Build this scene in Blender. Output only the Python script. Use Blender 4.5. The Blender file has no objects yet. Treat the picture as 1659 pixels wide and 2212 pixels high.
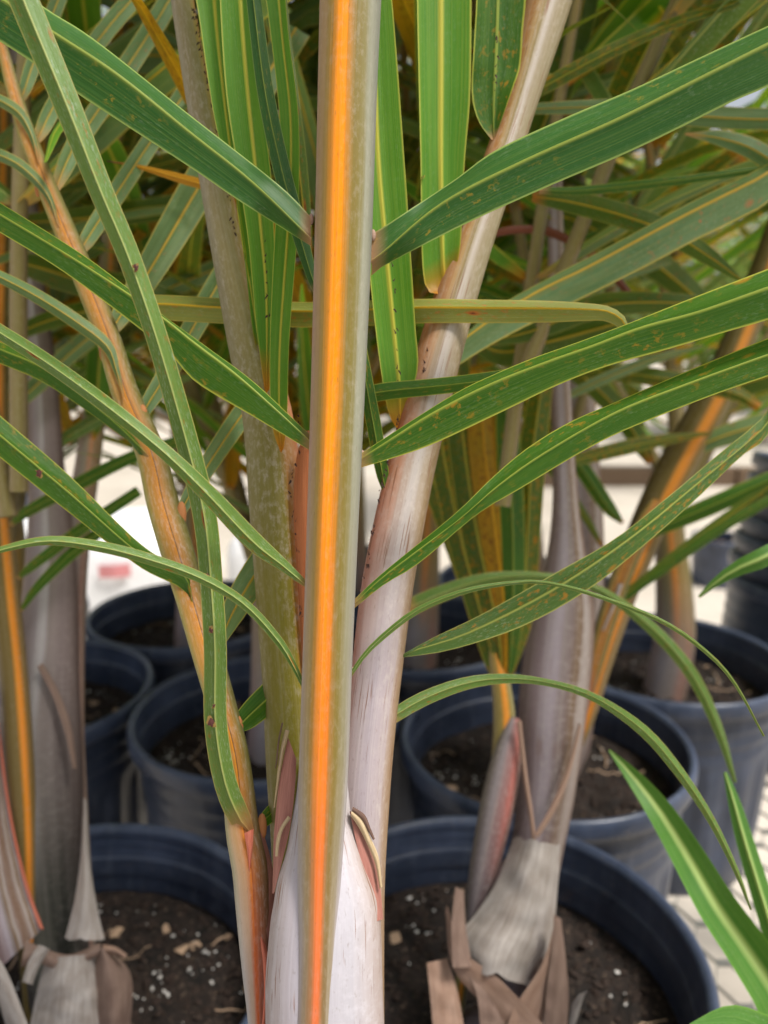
import bpy, math, random
from mathutils import Vector, Matrix, noise
rnd = random.Random(7)
R = math.radians
scene = bpy.context.scene
col = scene.collection
# ------------------------------------------------------------------ camera
PITCH = R(13.0); FPX = 1671.0; CX, CY = 829.5, 1106.0      # photo measured on a 1659 x 2212 grid
RIM = 0.90                                                  # height of the pot rims (bench 0.65 + pot 0.25)
CAM = Vector((0, 0, RIM + 0.382))
FWD = Vector((0, math.cos(PITCH), -math.sin(PITCH)))
UPV = Vector((0, math.sin(PITCH), math.cos(PITCH)))
RGT = Vector((1, 0, 0))
cam = bpy.data.cameras.new('camera'); camo = bpy.data.objects.new('camera', cam); col.objects.link(camo)
camo.location = CAM; camo.rotation_euler = (R(90) - PITCH, 0, 0)
cam.sensor_fit = 'VERTICAL'; cam.sensor_height = 5.63; cam.lens = 5.63 * FPX / 2212
cam.clip_start = 0.01; cam.clip_end = 400
cam.dof.use_dof = True; cam.dof.focus_distance = 0.238; cam.dof.aperture_fstop = 1.5
scene.camera = camo
# ------------------------------------------------------------------ light
SUN_EL, SUN_AZ = R(62), R(118)
w = bpy.data.worlds.new('World'); scene.world = w; w.use_nodes = True
nt = w.node_tree; bg = nt.nodes['Background']
sky = nt.nodes.new('ShaderNodeTexSky'); sky.sky_type = 'NISHITA'; sky.sun_disc = False
sky.sun_elevation = SUN_EL; sky.sun_rotation = SUN_AZ; sky.dust_density = 4.0; sky.air_density = 1.0; sky.ozone_density = 1.0
hs = nt.nodes.new('ShaderNodeHueSaturation'); hs.inputs['Saturation'].default_value = 0.32
nt.links.new(sky.outputs[0], hs.inputs['Color']); nt.links.new(hs.outputs[0], bg.inputs[0])
bg.inputs[1].default_value = 0.06
sun = bpy.data.lights.new('sun', 'SUN'); suno = bpy.data.objects.new('sun', sun); col.objects.link(suno)
sun.energy = 1.5; sun.angle = R(14); sun.color = (1.0, 0.96, 0.9)
sd = Vector((math.sin(SUN_AZ) * math.cos(SUN_EL), math.cos(SUN_AZ) * math.cos(SUN_EL), math.sin(SUN_EL)))
suno.rotation_euler = (-sd).to_track_quat('-Z', 'Y').to_euler(); suno.location = (0, 0, 5)
vs = scene.view_settings; vs.view_transform = 'Standard'; vs.look = 'None'; vs.gamma = 1.0; vs.use_curve_mapping = False
vs.exposure = 1.42
scene.render.engine = 'CYCLES'; scene.cycles.max_bounces = 8; scene.cycles.transparent_max_bounces = 8
scene.render.resolution_x = 768; scene.render.resolution_y = 1024

# ------------------------------------------------------------------ helpers
def P(x, y, d):
    return CAM + d * (FWD + RGT * ((x - CX) / FPX) - UPV * ((y - CY) / FPX))
def lin(*c):
    return tuple(((v / 255) / 12.92 if v / 255 <= .04045 else ((v / 255 + .055) / 1.055) ** 2.4) for v in c) + (1,)
def mesh_obj(name, verts, faces, mat, parent=None, uvs=None, smooth=True, uvn=None):
    me = bpy.data.meshes.new(name); me.from_pydata([tuple(v) for v in verts], [], faces)
    for nm, data in (('UVMap', uvs), ('UVn', uvn)):
        if data:
            lay = me.uv_layers.new(name=nm)
            idx = [0] * len(me.loops); me.loops.foreach_get('vertex_index', idx)
            flat = []
            for i in idx: flat.extend(data[i])
            lay.data.foreach_set('uv', flat)
    if smooth: me.polygons.foreach_set('use_smooth', [True] * len(me.polygons))
    me.materials.append(mat); me.update()
    o = bpy.data.objects.new(name, me); col.objects.link(o)
    if parent: adopt(o, parent)
    return o
def wmat(o):
    m = o.matrix_basis.copy()
    return wmat(o.parent) @ m if o.parent else m
def adopt(o, parent):
    # geometry is written in world coordinates: put the origin into the parent's frame
    o.parent = parent; o.matrix_basis = wmat(parent).inverted() @ o.matrix_basis
def thing(name, label, cat, loc=(0, 0, 0), group=None, kind=None):
    o = bpy.data.objects.new(name, None); o.empty_display_size = .03; col.objects.link(o); o.location = loc
    tag(o, label, cat, group, kind); return o
def tag(o, label=None, cat=None, group=None, kind=None):
    for k, v in (('label', label), ('category', cat), ('group', group), ('kind', kind)):
        if v: o[k] = v
    return o
def cat_rom(pts, n):
    """resample a polyline of tuples with a Catmull-Rom curve, n stations even in arc length (first 2-3 comps)"""
    if len(pts) == 2:
        return [tuple(a + (b - a) * i / (n - 1) for a, b in zip(*pts)) for i in range(n)]
    q = [tuple(2 * a - b for a, b in zip(pts[0], pts[1]))] + list(pts) + [tuple(2 * a - b for a, b in zip(pts[-1], pts[-2]))]
    dense = []
    for i in range(1, len(q) - 2):
        for k in range(12):
            t = k / 12; t2 = t * t; t3 = t2 * t
            dense.append(tuple(.5 * (2 * b + (c - a) * t + (2 * a - 5 * b + 4 * c - e) * t2 + (3 * b - a - 3 * c + e) * t3)
                               for a, b, c, e in zip(q[i - 1], q[i], q[i + 1], q[i + 2])))
    dense.append(tuple(pts[-1]))
    L = [0]
    for a, b in zip(dense, dense[1:]): L.append(L[-1] + math.hypot(b[0] - a[0], b[1] - a[1]) + 1e-9)
    out = []; j = 0
    for i in range(n):
        s = L[-1] * i / (n - 1)
        while j < len(L) - 2 and L[j + 1] < s: j += 1
        t = (s - L[j]) / (L[j + 1] - L[j]); out.append(tuple(a + (b - a) * min(t, 1) for a, b in zip(dense[j], dense[j + 1])))
    return out

# ------------------------------------------------------------------ materials
class NT:
    def __init__(s, name):
        s.m = bpy.data.materials.new(name); s.m.use_nodes = True; s.t = s.m.node_tree
        s.b = s.t.nodes['Principled BSDF']; s.out = s.t.nodes['Material Output']
    def n(s, typ, **kw):
        nd = s.t.nodes.new(typ)
        for k, v in kw.items(): setattr(nd, k, v)
        return nd
    def l(s, a, b): s.t.links.new(a, b)
    def math(s, op, a, b=None, c=None, clamp=False):
        nd = s.n('ShaderNodeMath', operation=op); nd.use_clamp = clamp
        for i, v in enumerate((a, b, c)):
            if v is None: continue
            if isinstance(v, (int, float)): nd.inputs[i].default_value = v
            else: s.l(v, nd.inputs[i])
        return nd.outputs[0]
    def mix(s, fac, a, b):
        nd = s.n('ShaderNodeMix', data_type='RGBA')
        for i, v in ((0, fac), (6, a), (7, b)):
            if isinstance(v, (int, float)): nd.inputs[i].default_value = v
            elif isinstance(v, tuple): nd.inputs[i].default_value = v
            else: s.l(v, nd.inputs[i])
        return nd.outputs[2]
    def ramp(s, fac, stops, interp='LINEAR'):
        nd = s.n('ShaderNodeValToRGB'); nd.color_ramp.interpolation = interp
        e = nd.color_ramp.elements
        while len(e) < len(stops): e.new(0.5)
        for k, (p, c) in zip(e, stops):
            k.position = p; k.color = c if isinstance(c, tuple) else (c, c, c, 1)
        s.l(fac, nd.inputs[0]); return nd.outputs[0]
    def noise(s, vec, scale, detail=3, rough=.55, dim='3D'):
        nd = s.n('ShaderNodeTexNoise', noise_dimensions=dim); nd.inputs['Scale'].default_value = scale
        nd.inputs['Detail'].default_value = detail; nd.inputs['Roughness'].default_value = rough
        s.l(vec, nd.inputs['Vector']); return nd.outputs[0]
    def uv(s, name='UVMap'):
        nd = s.n('ShaderNodeUVMap'); nd.uv_map = name; return nd.outputs[0]
    def mapv(s, vec, scale, loc=None):
        nd = s.n('ShaderNodeMapping'); nd.inputs['Scale'].default_value = scale; s.l(vec, nd.inputs['Vector'])
        if loc is not None: s.l(loc, nd.inputs['Location'])
        return nd.outputs[0]
    def sep(s, vec):
        nd = s.n('ShaderNodeSeparateXYZ'); s.l(vec, nd.inputs[0]); return nd.outputs
    def bump(s, h, strength=.3, dist=.001):
        nd = s.n('ShaderNodeBump'); nd.inputs['Strength'].default_value = strength; nd.inputs['Distance'].default_value = dist
        s.l(h, nd.inputs['Height']); s.l(nd.outputs[0], s.b.inputs['Normal'])
        return nd.outputs[0]

def leaf_mat(name, base, base2, mid, edge, rust=.3, trans=.35, basecol=lin(220, 120, 60), tip=None, scurf=.25, spot=lin(170, 95, 20), midw=.035, basew=.07):
    m = NT(name); uv = m.uv(); uvn = m.uv('UVn')
    u, v, _ = m.sep(uv); un, vn, _ = m.sep(uvn)
    oi = m.n('ShaderNodeObjectInfo')
    rv = m.n('ShaderNodeCombineXYZ'); m.l(m.math('MULTIPLY', oi.outputs['Random'], 37.0), rv.inputs[0]); m.l(m.math('MULTIPLY', oi.outputs['Random'], 91.0), rv.inputs[1])
    dmid = m.math('ABSOLUTE', m.math('SUBTRACT', u, .5))
    # long veins
    vein = m.noise(m.mapv(uv, (55, 6, 1), rv.outputs[0]), 1, 2, .6)
    vein2 = m.noise(m.mapv(uv, (14, 3, 1), rv.outputs[0]), 1, 2, .6)
    cloud = m.noise(m.mapv(uv, (2.5, 22, 1), rv.outputs[0]), 1, 3, .6)
    c = m.mix(m.ramp(cloud, [(.3, 0.), (.7, 1.)]), base, base2)
    c = m.mix(m.math('MULTIPLY', m.ramp(vein, [(.42, 0.), (.7, 1.)]), .17), c, mid)
    c = m.mix(m.math('MULTIPLY', m.ramp(vein2, [(.45, 0.), (.62, 1.)]), .13), c, (base[0] * .45, base[1] * .5, base[2] * .45, 1))
    if scurf:
        sc = m.noise(m.mapv(uv, (26, 420, 1), rv.outputs[0]), 1, 4, .7)
        sc2 = m.noise(m.mapv(uv, (3, 30, 1), rv.outputs[0]), 1, 2, .5)
        f = m.math('MULTIPLY', m.ramp(sc, [(.52, 0.), (.72, 1.)]), m.ramp(sc2, [(.42, 0.15), (.68, 1.)]))
        c = m.mix(m.math('MULTIPLY', f, scurf * 1.5, clamp=True), c, lin(190, 205, 190))
    if rust:
        r1 = m.noise(m.mapv(uv, (7, 260, 1), rv.outputs[0]), 1, 3, .65)
        r2 = m.noise(m.mapv(uv, (1.5, 16, 1), rv.outputs[0]), 1, 2, .5)
        f = m.math('MULTIPLY', m.ramp(r1, [(.60 - .12 * rust, 0.), (.70 - .10 * rust, 1.)]), m.ramp(r2, [(.50 - .22 * rust, 0.), (.70 - .15 * rust, 1.)]))
        c = m.mix(m.math('MULTIPLY', f, .85), c, spot)
        vo = m.n('ShaderNodeTexVoronoi', feature='F1'); vo.inputs['Scale'].default_value = 1
        m.l(m.mapv(uv, (2.2, 62, 1), rv.outputs[0]), vo.inputs['Vector'])
        pick = m.math('GREATER_THAN', m.sep(vo.outputs['Color'])[0], 1.02 - .28 * rust)
        wob = m.math('ADD', vo.outputs['Distance'], m.math('MULTIPLY', m.math('SUBTRACT', sc if scurf else r1, .5), .14))
        c = m.mix(m.math('MULTIPLY', pick, m.ramp(wob, [(.10, 1.), (.24, 0.)])), c, spot)
        c = m.mix(m.math('MULTIPLY', pick, m.ramp(wob, [(.03, 1.), (.11, 0.)])), c, lin(70, 30, 22))
    c = m.mix(m.ramp(dmid, [(midw * .45, 1.), (midw * 1.5, 0.)]), c, mid)
    c = m.mix(m.ramp(dmid, [(.458, 0.), (.488, 1.)]), c, edge)
    if tip: c = m.mix(m.ramp(vn, [(.72, 0.), (.97, 1.)]), c, tip)
    if basecol: c = m.mix(m.math('MULTIPLY', m.ramp(vn, [(0.0, 1.), (basew, 0.)]), .85), c, basecol)
    m.l(c, m.b.inputs['Base Color']); m.b.inputs['Roughness'].default_value = .40; m.b.inputs['Specular IOR Level'].default_value = .28
    h = m.math('ADD', m.math('MULTIPLY', vein, .7), m.math('MULTIPLY', vein2, .6))
    nb = m.bump(h, .35, .0006)
    tr = m.n('ShaderNodeBsdfTranslucent'); g = m.n('ShaderNodeGamma'); g.inputs[1].default_value = .8; m.l(c, g.inputs[0])
    mult = m.mix(1.0, g.outputs[0], (1, 1, 1, 1)); m.t.nodes[-1].blend_type = 'MULTIPLY'; m.t.nodes[-1].inputs[7].default_value = (1.0, 1.0, .35, 1)
    m.l(mult, tr.inputs[0])
    ms = m.n('ShaderNodeMixShader'); ms.inputs[0].default_value = trans
    m.l(m.b.outputs[0], ms.inputs[1]); m.l(tr.outputs[0], ms.inputs[2]); m.l(ms.outputs[0], m.out.inputs[0])
    return m.m

YMID, YEDGE = lin(196, 200, 92), lin(190, 196, 110)
ML = {
 'glauc': leaf_mat('leaf_glaucous', lin(44, 92, 36), lin(58, 106, 48), lin(150, 166, 76), lin(150, 172, 92), .12, .30, lin(190, 140, 110), scurf=.14, basew=.03, midw=.028, spot=lin(160, 140, 50)),
 'green': leaf_mat('leaf_green', lin(50, 100, 22), lin(68, 114, 32), lin(160, 176, 76), lin(186, 190, 80), .36, .42, lin(205, 150, 110), scurf=.16, basew=.03, midw=.028, spot=lin(180, 136, 40)),
 'bright': leaf_mat('leaf_bright', lin(80, 142, 34), lin(98, 156, 48), lin(206, 202, 80), lin(190, 196, 84), .0, .42, lin(226, 130, 30), scurf=.10, midw=.05),
 'dusty': leaf_mat('leaf_dusty', lin(86, 122, 46), lin(106, 138, 64), lin(176, 186, 112), lin(176, 168, 96), .28, .3, lin(205, 140, 90), scurf=.6, basew=.03),
 'speckle': leaf_mat('leaf_speckled', lin(66, 106, 44), lin(82, 116, 50), lin(176, 184, 94), lin(190, 186, 100), .48, .3, lin(215, 150, 60), scurf=.4, spot=lin(196, 132, 40)),
 'olive': leaf_mat('leaf_olive', lin(126, 138, 58), lin(142, 150, 78), lin(228, 184, 44), lin(190, 170, 80), .34, .3, None, scurf=.2, spot=lin(196, 110, 50)),
 'rusty': leaf_mat('leaf_rusty', lin(72, 108, 36), lin(90, 118, 40), lin(196, 186, 76), lin(210, 190, 80), .75, .52, lin(215, 130, 40), scurf=.25, spot=lin(206, 138, 24)),
 'blue': leaf_mat('leaf_blue', lin(94, 134, 86), lin(128, 162, 120), lin(222, 184, 70), lin(216, 196, 100), .20, .48, lin(228, 170, 110), scurf=.30, spot=lin(200, 130, 90)),
 'dark': leaf_mat('leaf_dark', lin(62, 100, 34), lin(86, 118, 40), lin(208, 180, 64), lin(160, 160, 80), .3, .5, lin(200, 120, 50), scurf=.3),
 'amber': leaf_mat('leaf_amber', lin(156, 134, 30), lin(210, 146, 22), lin(226, 170, 40), lin(200, 140, 40), .7, .4, lin(220, 120, 30), scurf=.1, spot=lin(120, 56, 20)),
 'dead': leaf_mat('leaf_dead', lin(120, 66, 52), lin(140, 80, 62), lin(160, 90, 66), lin(110, 60, 50), .3, .15, None, scurf=.1),
 'tipdry': leaf_mat('leaf_dry_tip', lin(206, 140, 30), lin(216, 156, 40), lin(228, 176, 60), lin(200, 150, 60), .4, .3, None, tip=lin(84, 50, 44), scurf=0),
 'lime': leaf_mat('leaf_lime', lin(66, 118, 40), lin(84, 134, 54), lin(176, 200, 120), lin(110, 156, 64), .0, .3, None, scurf=.12, midw=.10),
}

def stem_mat(name, lo, hi, v0=.2, v1=.5, streak=.25, scurf=.3, cracks=0, rough=.5, speck=lin(206, 196, 188), bot=None, b0=.08, b1=.2):
    """colour runs across the stem (s=0 left .. 1 right of the side that bears the stripe) and changes from lo to hi along it"""
    m = NT(name); uv = m.uv(); uvn = m.uv('UVn'); u, v, _ = m.sep(uvn)
    st = m.noise(m.mapv(uv, (38, 5, 1)), 1, 3, .6)
    wob = m.math('MULTIPLY', m.math('SUBTRACT', m.noise(m.mapv(uv, (8, 14, 1)), 1, 2, .5), .5), .09)
    wob = m.math('ADD', wob, m.math('MULTIPLY', m.math('SUBTRACT', st, .5), .12))
    s = m.math('ADD', wob, m.math('MULTIPLY_ADD', m.math('SINE', m.math('MULTIPLY_ADD', u, 2 * math.pi, -math.pi)), .5, .5))
    c = m.mix(m.ramp(v, [(v0, 0.), (v1, 1.)]), m.ramp(s, lo, 'EASE'), m.ramp(s, hi, 'EASE'))
    if bot: c = m.mix(m.ramp(v, [(b0, 1.), (b1, 0.)]), c, m.ramp(s, bot, 'EASE'))
    c = m.mix(m.math('MULTIPLY', m.ramp(st, [(.45, 0.), (.75, 1.)]), streak), c, speck)
    if scurf:
        sc = m.noise(m.mapv(uv, (30, 260, 1)), 1, 4, .7); big = m.noise(m.mapv(uv, (6, 12, 1)), 1, 3, .5)
        c = m.mix(m.math('MULTIPLY', m.math('MULTIPLY', m.ramp(sc, [(.48, 0.), (.66, 1.)]), m.ramp(big, [(.4, .2), (.65, 1.)])), scurf), c, speck)
        dk = m.noise(m.mapv(uv, (60, 300, 1)), 1, 2, .7)
        c = m.mix(m.math('MULTIPLY', m.ramp(dk, [(.60, 0.), (.75, 1.)]), .35), c, lin(110, 85, 60))
    h = st
    if cracks:
        k1 = m.noise(m.mapv(uv, (110, 42, 1)), 1, 2, .4); k2 = m.noise(m.mapv(uv, (9, 34, 1)), 1, 1, .4)
        f = m.math('MULTIPLY', m.ramp(k1, [(.60, 0.), (.635, 1.)]), m.ramp(k2, [(.50, 0.), (.60, 1.)]))
        f = m.math('MULTIPLY', f, cracks)
        c = m.mix(f, c, lin(128, 88, 60)); h = m.math('SUBTRACT', st, m.math('MULTIPLY', f, 2.5))
    m.l(c, m.b.inputs['Base Color']); m.b.inputs['Roughness'].default_value = rough; m.b.inputs['Specular IOR Level'].default_value = .2
    m.b.inputs['Subsurface Weight'].default_value = .0
    m.bump(h, .3, .0008)
    return m.m
OLV, OLV2, ORG, WAX, LIL, PNK = lin(146, 132, 62), lin(122, 112, 44), lin(246, 140, 14), lin(196, 192, 182), lin(214, 204, 206), lin(206, 134, 118)
MS = {
 'front': stem_mat('petiole_front', [(0, lin(164, 160, 154)), (.12, lin(140, 126, 92)), (.24, lin(122, 100, 46)), (.34, lin(178, 104, 42)), (.44, lin(236, 112, 22)), (.49, lin(230, 110, 26)), (.60, lin(150, 102, 44)), (.70, lin(116, 98, 42)), (.86, lin(120, 108, 70)), (1, lin(158, 150, 144))],
                   [(0, lin(176, 144, 124)), (.10, lin(160, 132, 92)), (.17, lin(142, 116, 56)), (.26, lin(190, 126, 40)), (.35, lin(246, 146, 8)), (.42, lin(246, 144, 8)), (.52, lin(178, 120, 32)), (.63, lin(118, 102, 40)), (.75, lin(120, 110, 60)), (.87, lin(138, 138, 118)), (1, lin(122, 122, 110))], .26, .60, .08, .14,
                   bot=[(0, lin(168, 160, 164)), (.22, lin(142, 124, 100)), (.36, lin(142, 104, 66)), (.48, lin(210, 108, 58)), (.54, lin(206, 106, 58)), (.68, lin(122, 100, 66)), (.82, lin(142, 128, 104)), (1, lin(168, 160, 164))], b0=.18, b1=.37),
 'left': stem_mat('petiole_left', [(0, lin(126, 117, 54)), (.4, lin(120, 113, 39)), (.62, lin(126, 117, 36)), (.74, lin(176, 118, 54)), (1, lin(167, 93, 63))],
                  [(0, lin(153, 144, 122)), (.35, lin(140, 127, 90)), (.75, lin(140, 129, 82)), (.9, lin(162, 144, 77)), (1, lin(180, 129, 77))], .35, .75, .12, .4),
 'right': stem_mat('petiole_right', [(0, lin(185, 111, 75)), (.25, lin(185, 135, 108)), (.45, lin(169, 149, 135)), (.62, lin(180, 171, 165)), (.8, lin(160, 144, 124)), (.93, lin(135, 113, 79)), (1, lin(126, 102, 68))],
                   [(0, lin(176, 122, 82)), (.22, lin(162, 115, 68)), (.34, lin(167, 135, 88)), (.46, lin(135, 118, 77)), (.56, lin(171, 160, 147)), (.72, lin(140, 127, 99)), (.9, lin(140, 129, 99)), (1, lin(131, 117, 82))], .52, .68, .18, .3, cracks=.75,
                   bot=[(0, lin(185, 144, 135)), (.25, lin(180, 165, 165)), (.5, lin(171, 160, 165)), (.8, lin(167, 154, 154)), (.93, lin(144, 118, 93)), (1, lin(135, 108, 75))], b0=.34, b1=.50),
 'sheath': stem_mat('sheath_wax', [(0, lin(167, 153, 150)), (.3, lin(182, 176, 184)), (.7, lin(178, 174, 180)), (1, lin(167, 150, 142))], [(0, lin(180, 178, 182)), (.5, lin(171, 163, 163)), (1, lin(180, 178, 180))], .6, 1, .35, .4, cracks=1.0, speck=lin(203, 201, 207)),
 'small': stem_mat('rachis_small', [(0, lin(172, 166, 164)), (.35, lin(178, 152, 132)), (.5, lin(196, 96, 48)), (.7, lin(170, 100, 78)), (1, lin(136, 84, 64))],
                   [(0, lin(156, 148, 76)), (.2, lin(168, 126, 58)), (.44, lin(178, 118, 44)), (.49, lin(206, 134, 36)), (.535, lin(104, 66, 22)), (.58, lin(170, 114, 44)), (.75, lin(142, 108, 44)), (.9, lin(112, 102, 42)), (1, lin(96, 94, 44))], .12, .30, .1, .3),
 'pod': stem_mat('sheath_small', [(0, lin(90, 80, 74)), (.4, lin(120, 110, 112)), (.7, lin(110, 92, 92)), (1, lin(90, 70, 66))], [(0, lin(110, 100, 86)), (.35, lin(138, 128, 130)), (.62, lin(150, 110, 106)), (.8, lin(176, 96, 86)), (1, lin(120, 90, 80))], .2, .6, .25, .3),
 'greydark': stem_mat('sheath_dark', [(0, lin(60, 54, 50)), (.3, lin(88, 88, 80)), (.6, lin(58, 58, 52)), (1, lin(44, 38, 34))], [(0, lin(128, 110, 104)), (.28, lin(170, 160, 162)), (.40, lin(196, 190, 190)), (.5, lin(150, 136, 132)), (.75, lin(138, 122, 120)), (1, lin(100, 80, 76))], .16, .45, .12, .12),
 'bgstem': stem_mat('stem_background', [(0, lin(176, 150, 146)), (.3, lin(176, 166, 170)), (.6, lin(150, 138, 132)), (.8, lin(150, 110, 96)), (1, lin(120, 100, 86))],
                    [(0, lin(160, 140, 120)), (.35, lin(150, 138, 84)), (.55, lin(226, 140, 40)), (.7, lin(150, 120, 50)), (1, lin(120, 110, 60))], .25, .5, .25, .3),
 'bgplain': stem_mat('petiole_olive', [(0, lin(150, 134, 96)), (.5, lin(136, 124, 70)), (1, lin(120, 104, 66))], [(0, lin(176, 160, 110)), (.45, lin(170, 140, 76)), (.6, lin(186, 130, 62)), (1, lin(124, 124, 66))], .3, .8, .15, .2),
 'bgpet': stem_mat('petiole_background', [(0, lin(150, 134, 84)), (.4, lin(136, 124, 58)), (.5, lin(230, 146, 30)), (.68, lin(230, 146, 30)), (.8, lin(136, 124, 52)), (1, lin(160, 150, 110))],
                   [(0, lin(186, 170, 120)), (.4, lin(200, 150, 70)), (.6, lin(216, 140, 50)), (1, lin(140, 140, 70))], .3, .8, .15, .2),
 'lean': stem_mat('petiole_leaning', [(0, lin(104, 88, 48)), (.45, lin(112, 94, 46)), (.60, lin(222, 138, 26)), (.70, lin(216, 132, 34)), (.84, lin(130, 100, 44)), (1, lin(112, 94, 54))], [(0, lin(104, 92, 50)), (.45, lin(112, 98, 46)), (.60, lin(214, 138, 30)), (.72, lin(200, 126, 34)), (.85, lin(120, 100, 46)), (1, lin(112, 98, 56))], .3, .8, .12, .15),
 'grey': stem_mat('sheath_grey', [(0, lin(104, 84, 84)), (.2, lin(140, 124, 128)), (.45, lin(160, 148, 154)), (.6, lin(120, 104, 104)), (.8, lin(112, 90, 76)), (.9, lin(150, 136, 128)), (1, lin(104, 80, 70))], [(0, lin(130, 104, 104)), (.2, lin(160, 140, 144)), (.45, lin(180, 168, 176)), (.62, lin(140, 126, 122)), (.78, lin(120, 92, 58)), (.87, lin(168, 156, 150)), (1, lin(120, 90, 70))], .2, .6, .3, .4, cracks=.3),
}
def papery(name, a, b, rough=.7):
    m = NT(name); uv = m.uv()
    st = m.noise(m.mapv(uv, (34, 2.2, 1)), 1, 4, .65); cl = m.noise(m.mapv(uv, (3, 3, 1)), 1, 3, .6)
    c = m.mix(m.ramp(cl, [(.3, 0.), (.7, 1.)]), a, b)
    c = m.mix(m.math('MULTIPLY', m.ramp(st, [(.46, 0.), (.7, 1.)]), .6), c, (a[0] * .4, a[1] * .35, a[2] * .3, 1))
    m.l(c, m.b.inputs['Base Color']); m.b.inputs['Roughness'].default_value = rough
    m.bump(st, .4, .001); return m.m
MP = {
 'pink': papery('sheath_pink', lin(160, 104, 92), lin(180, 124, 110)),
 'groove': papery('groove_orange', lin(160, 88, 40), lin(180, 108, 62)),
 'red': papery('sheath_red_edge', lin(214, 110, 86), lin(226, 140, 112)),
 'cream': papery('torn_edge_cream', lin(206, 186, 150), lin(176, 150, 112)),
 'brown': papery('torn_edge_brown', lin(92, 66, 56), lin(120, 92, 76)),
 'paper': papery('sheath_paper', lin(156, 144, 134), lin(190, 182, 176)),
 'tan': papery('sheath_tan', lin(150, 118, 98), lin(176, 146, 128)),
 'dim': papery('sheath_dim', lin(120, 96, 84), lin(146, 122, 108)),
}
def plain(name, c, rough=.5, spec=.5):
    m = NT(name); m.b.inputs['Base Color'].default_value = c; m.b.inputs['Roughness'].default_value = rough
    m.b.inputs['Specular IOR Level'].default_value = spec
    tc = m.n('ShaderNodeTexCoord'); n1 = m.noise(tc.outputs['Object'], 60, 4)
    m.l(m.mix(m.math('MULTIPLY', m.ramp(n1, [(.35, 0.), (.7, 1.)]), .35), c, (c[0] * .6, c[1] * .6, c[2] * .6, 1)), m.b.inputs['Base Color'])
    return m.m
HAIR = plain('scale_brown', lin(70, 44, 36), .8)
def pot_mat(g=1.0):
    m = NT('pot_plastic'); tc = m.n('ShaderNodeTexCoord'); ob = tc.outputs['Object']
    n1 = m.noise(ob, 16, 4, .6); n2 = m.noise(m.mapv(ob, (90, 90, 14)), 1, 3, .6); n3 = m.noise(ob, 220, 3, .7)
    c = m.mix(m.ramp(n1, [(.35, 0.), (.7, 1.)]), lin(44 * g, 52 * g, 68 * g), lin(68 * g, 77 * g, 97 * g))  # black plastic; the bluish sky reflection is put into the base colour
    c = m.mix(m.math('MULTIPLY', m.ramp(n2, [(.5, 0.), (.72, 1.)]), .18), c, lin(124, 132, 146))
    c = m.mix(m.math('MULTIPLY', m.ramp(n3, [(.60, 0.), (.72, 1.)]), .35), c, lin(120, 104, 92))
    m.l(c, m.b.inputs['Base Color']); m.l(m.ramp(n1, [(.3, .26), (.7, .46)]), m.b.inputs['Roughness'])
    m.bump(n2, .15, .001); return m.m
POT = pot_mat(); POTRIM = pot_mat(1.15)
def soil_mat():
    m = NT('potting_soil'); tc = m.n('ShaderNodeTexCoord'); ob = tc.outputs['Object']
    n1 = m.noise(ob, 70, 5, .7); n2 = m.noise(ob, 260, 3, .7)
    c = m.mix(m.ramp(n1, [(.35, 0.), (.68, 1.)]), lin(18, 13, 10), lin(48, 36, 29))
    c = m.mix(m.math('MULTIPLY', m.ramp(n2, [(.58, 0.), (.7, 1.)]), .6), c, lin(140, 118, 100))
    m.l(c, m.b.inputs['Base Color']); m.b.inputs['Roughness'].default_value = .9
    m.bump(n1, .8, .006); return m.m
SOIL = soil_mat(); PERL = plain('perlite', lin(226, 222, 216), .8); BARK = plain('bark_chip', lin(52, 38, 30), .85); BARK2 = plain('bark_pale', lin(190, 160, 132), .85)
def floor_mat():
    m = NT('concrete_floor'); tc = m.n('ShaderNodeTexCoord'); ob = tc.outputs['Object']
    n1 = m.noise(ob, 1.3, 5, .6); n2 = m.noise(ob, 30, 4, .7)
    c = m.mix(m.ramp(n1, [(.3, 0.), (.7, 1.)]), lin(176, 166, 152), lin(204, 194, 180))
    c = m.mix(m.math('MULTIPLY', m.ramp(n2, [(.5, 0.), (.7, 1.)]), .25), c, lin(140, 130, 118))
    m.l(c, m.b.inputs['Base Color']); m.b.inputs['Roughness'].default_value = .85; m.bump(n2, .2, .003); return m.m
FLOOR = floor_mat()
GALV = plain('galvanised_steel', lin(112, 112, 106), .5)
WHITE = plain('white_sack', lin(236, 236, 236), .5); REDP = plain('red_print', lin(214, 140, 142), .5)
TRUNK = plain('tree_bark', lin(110, 90, 70), .9)

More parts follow.
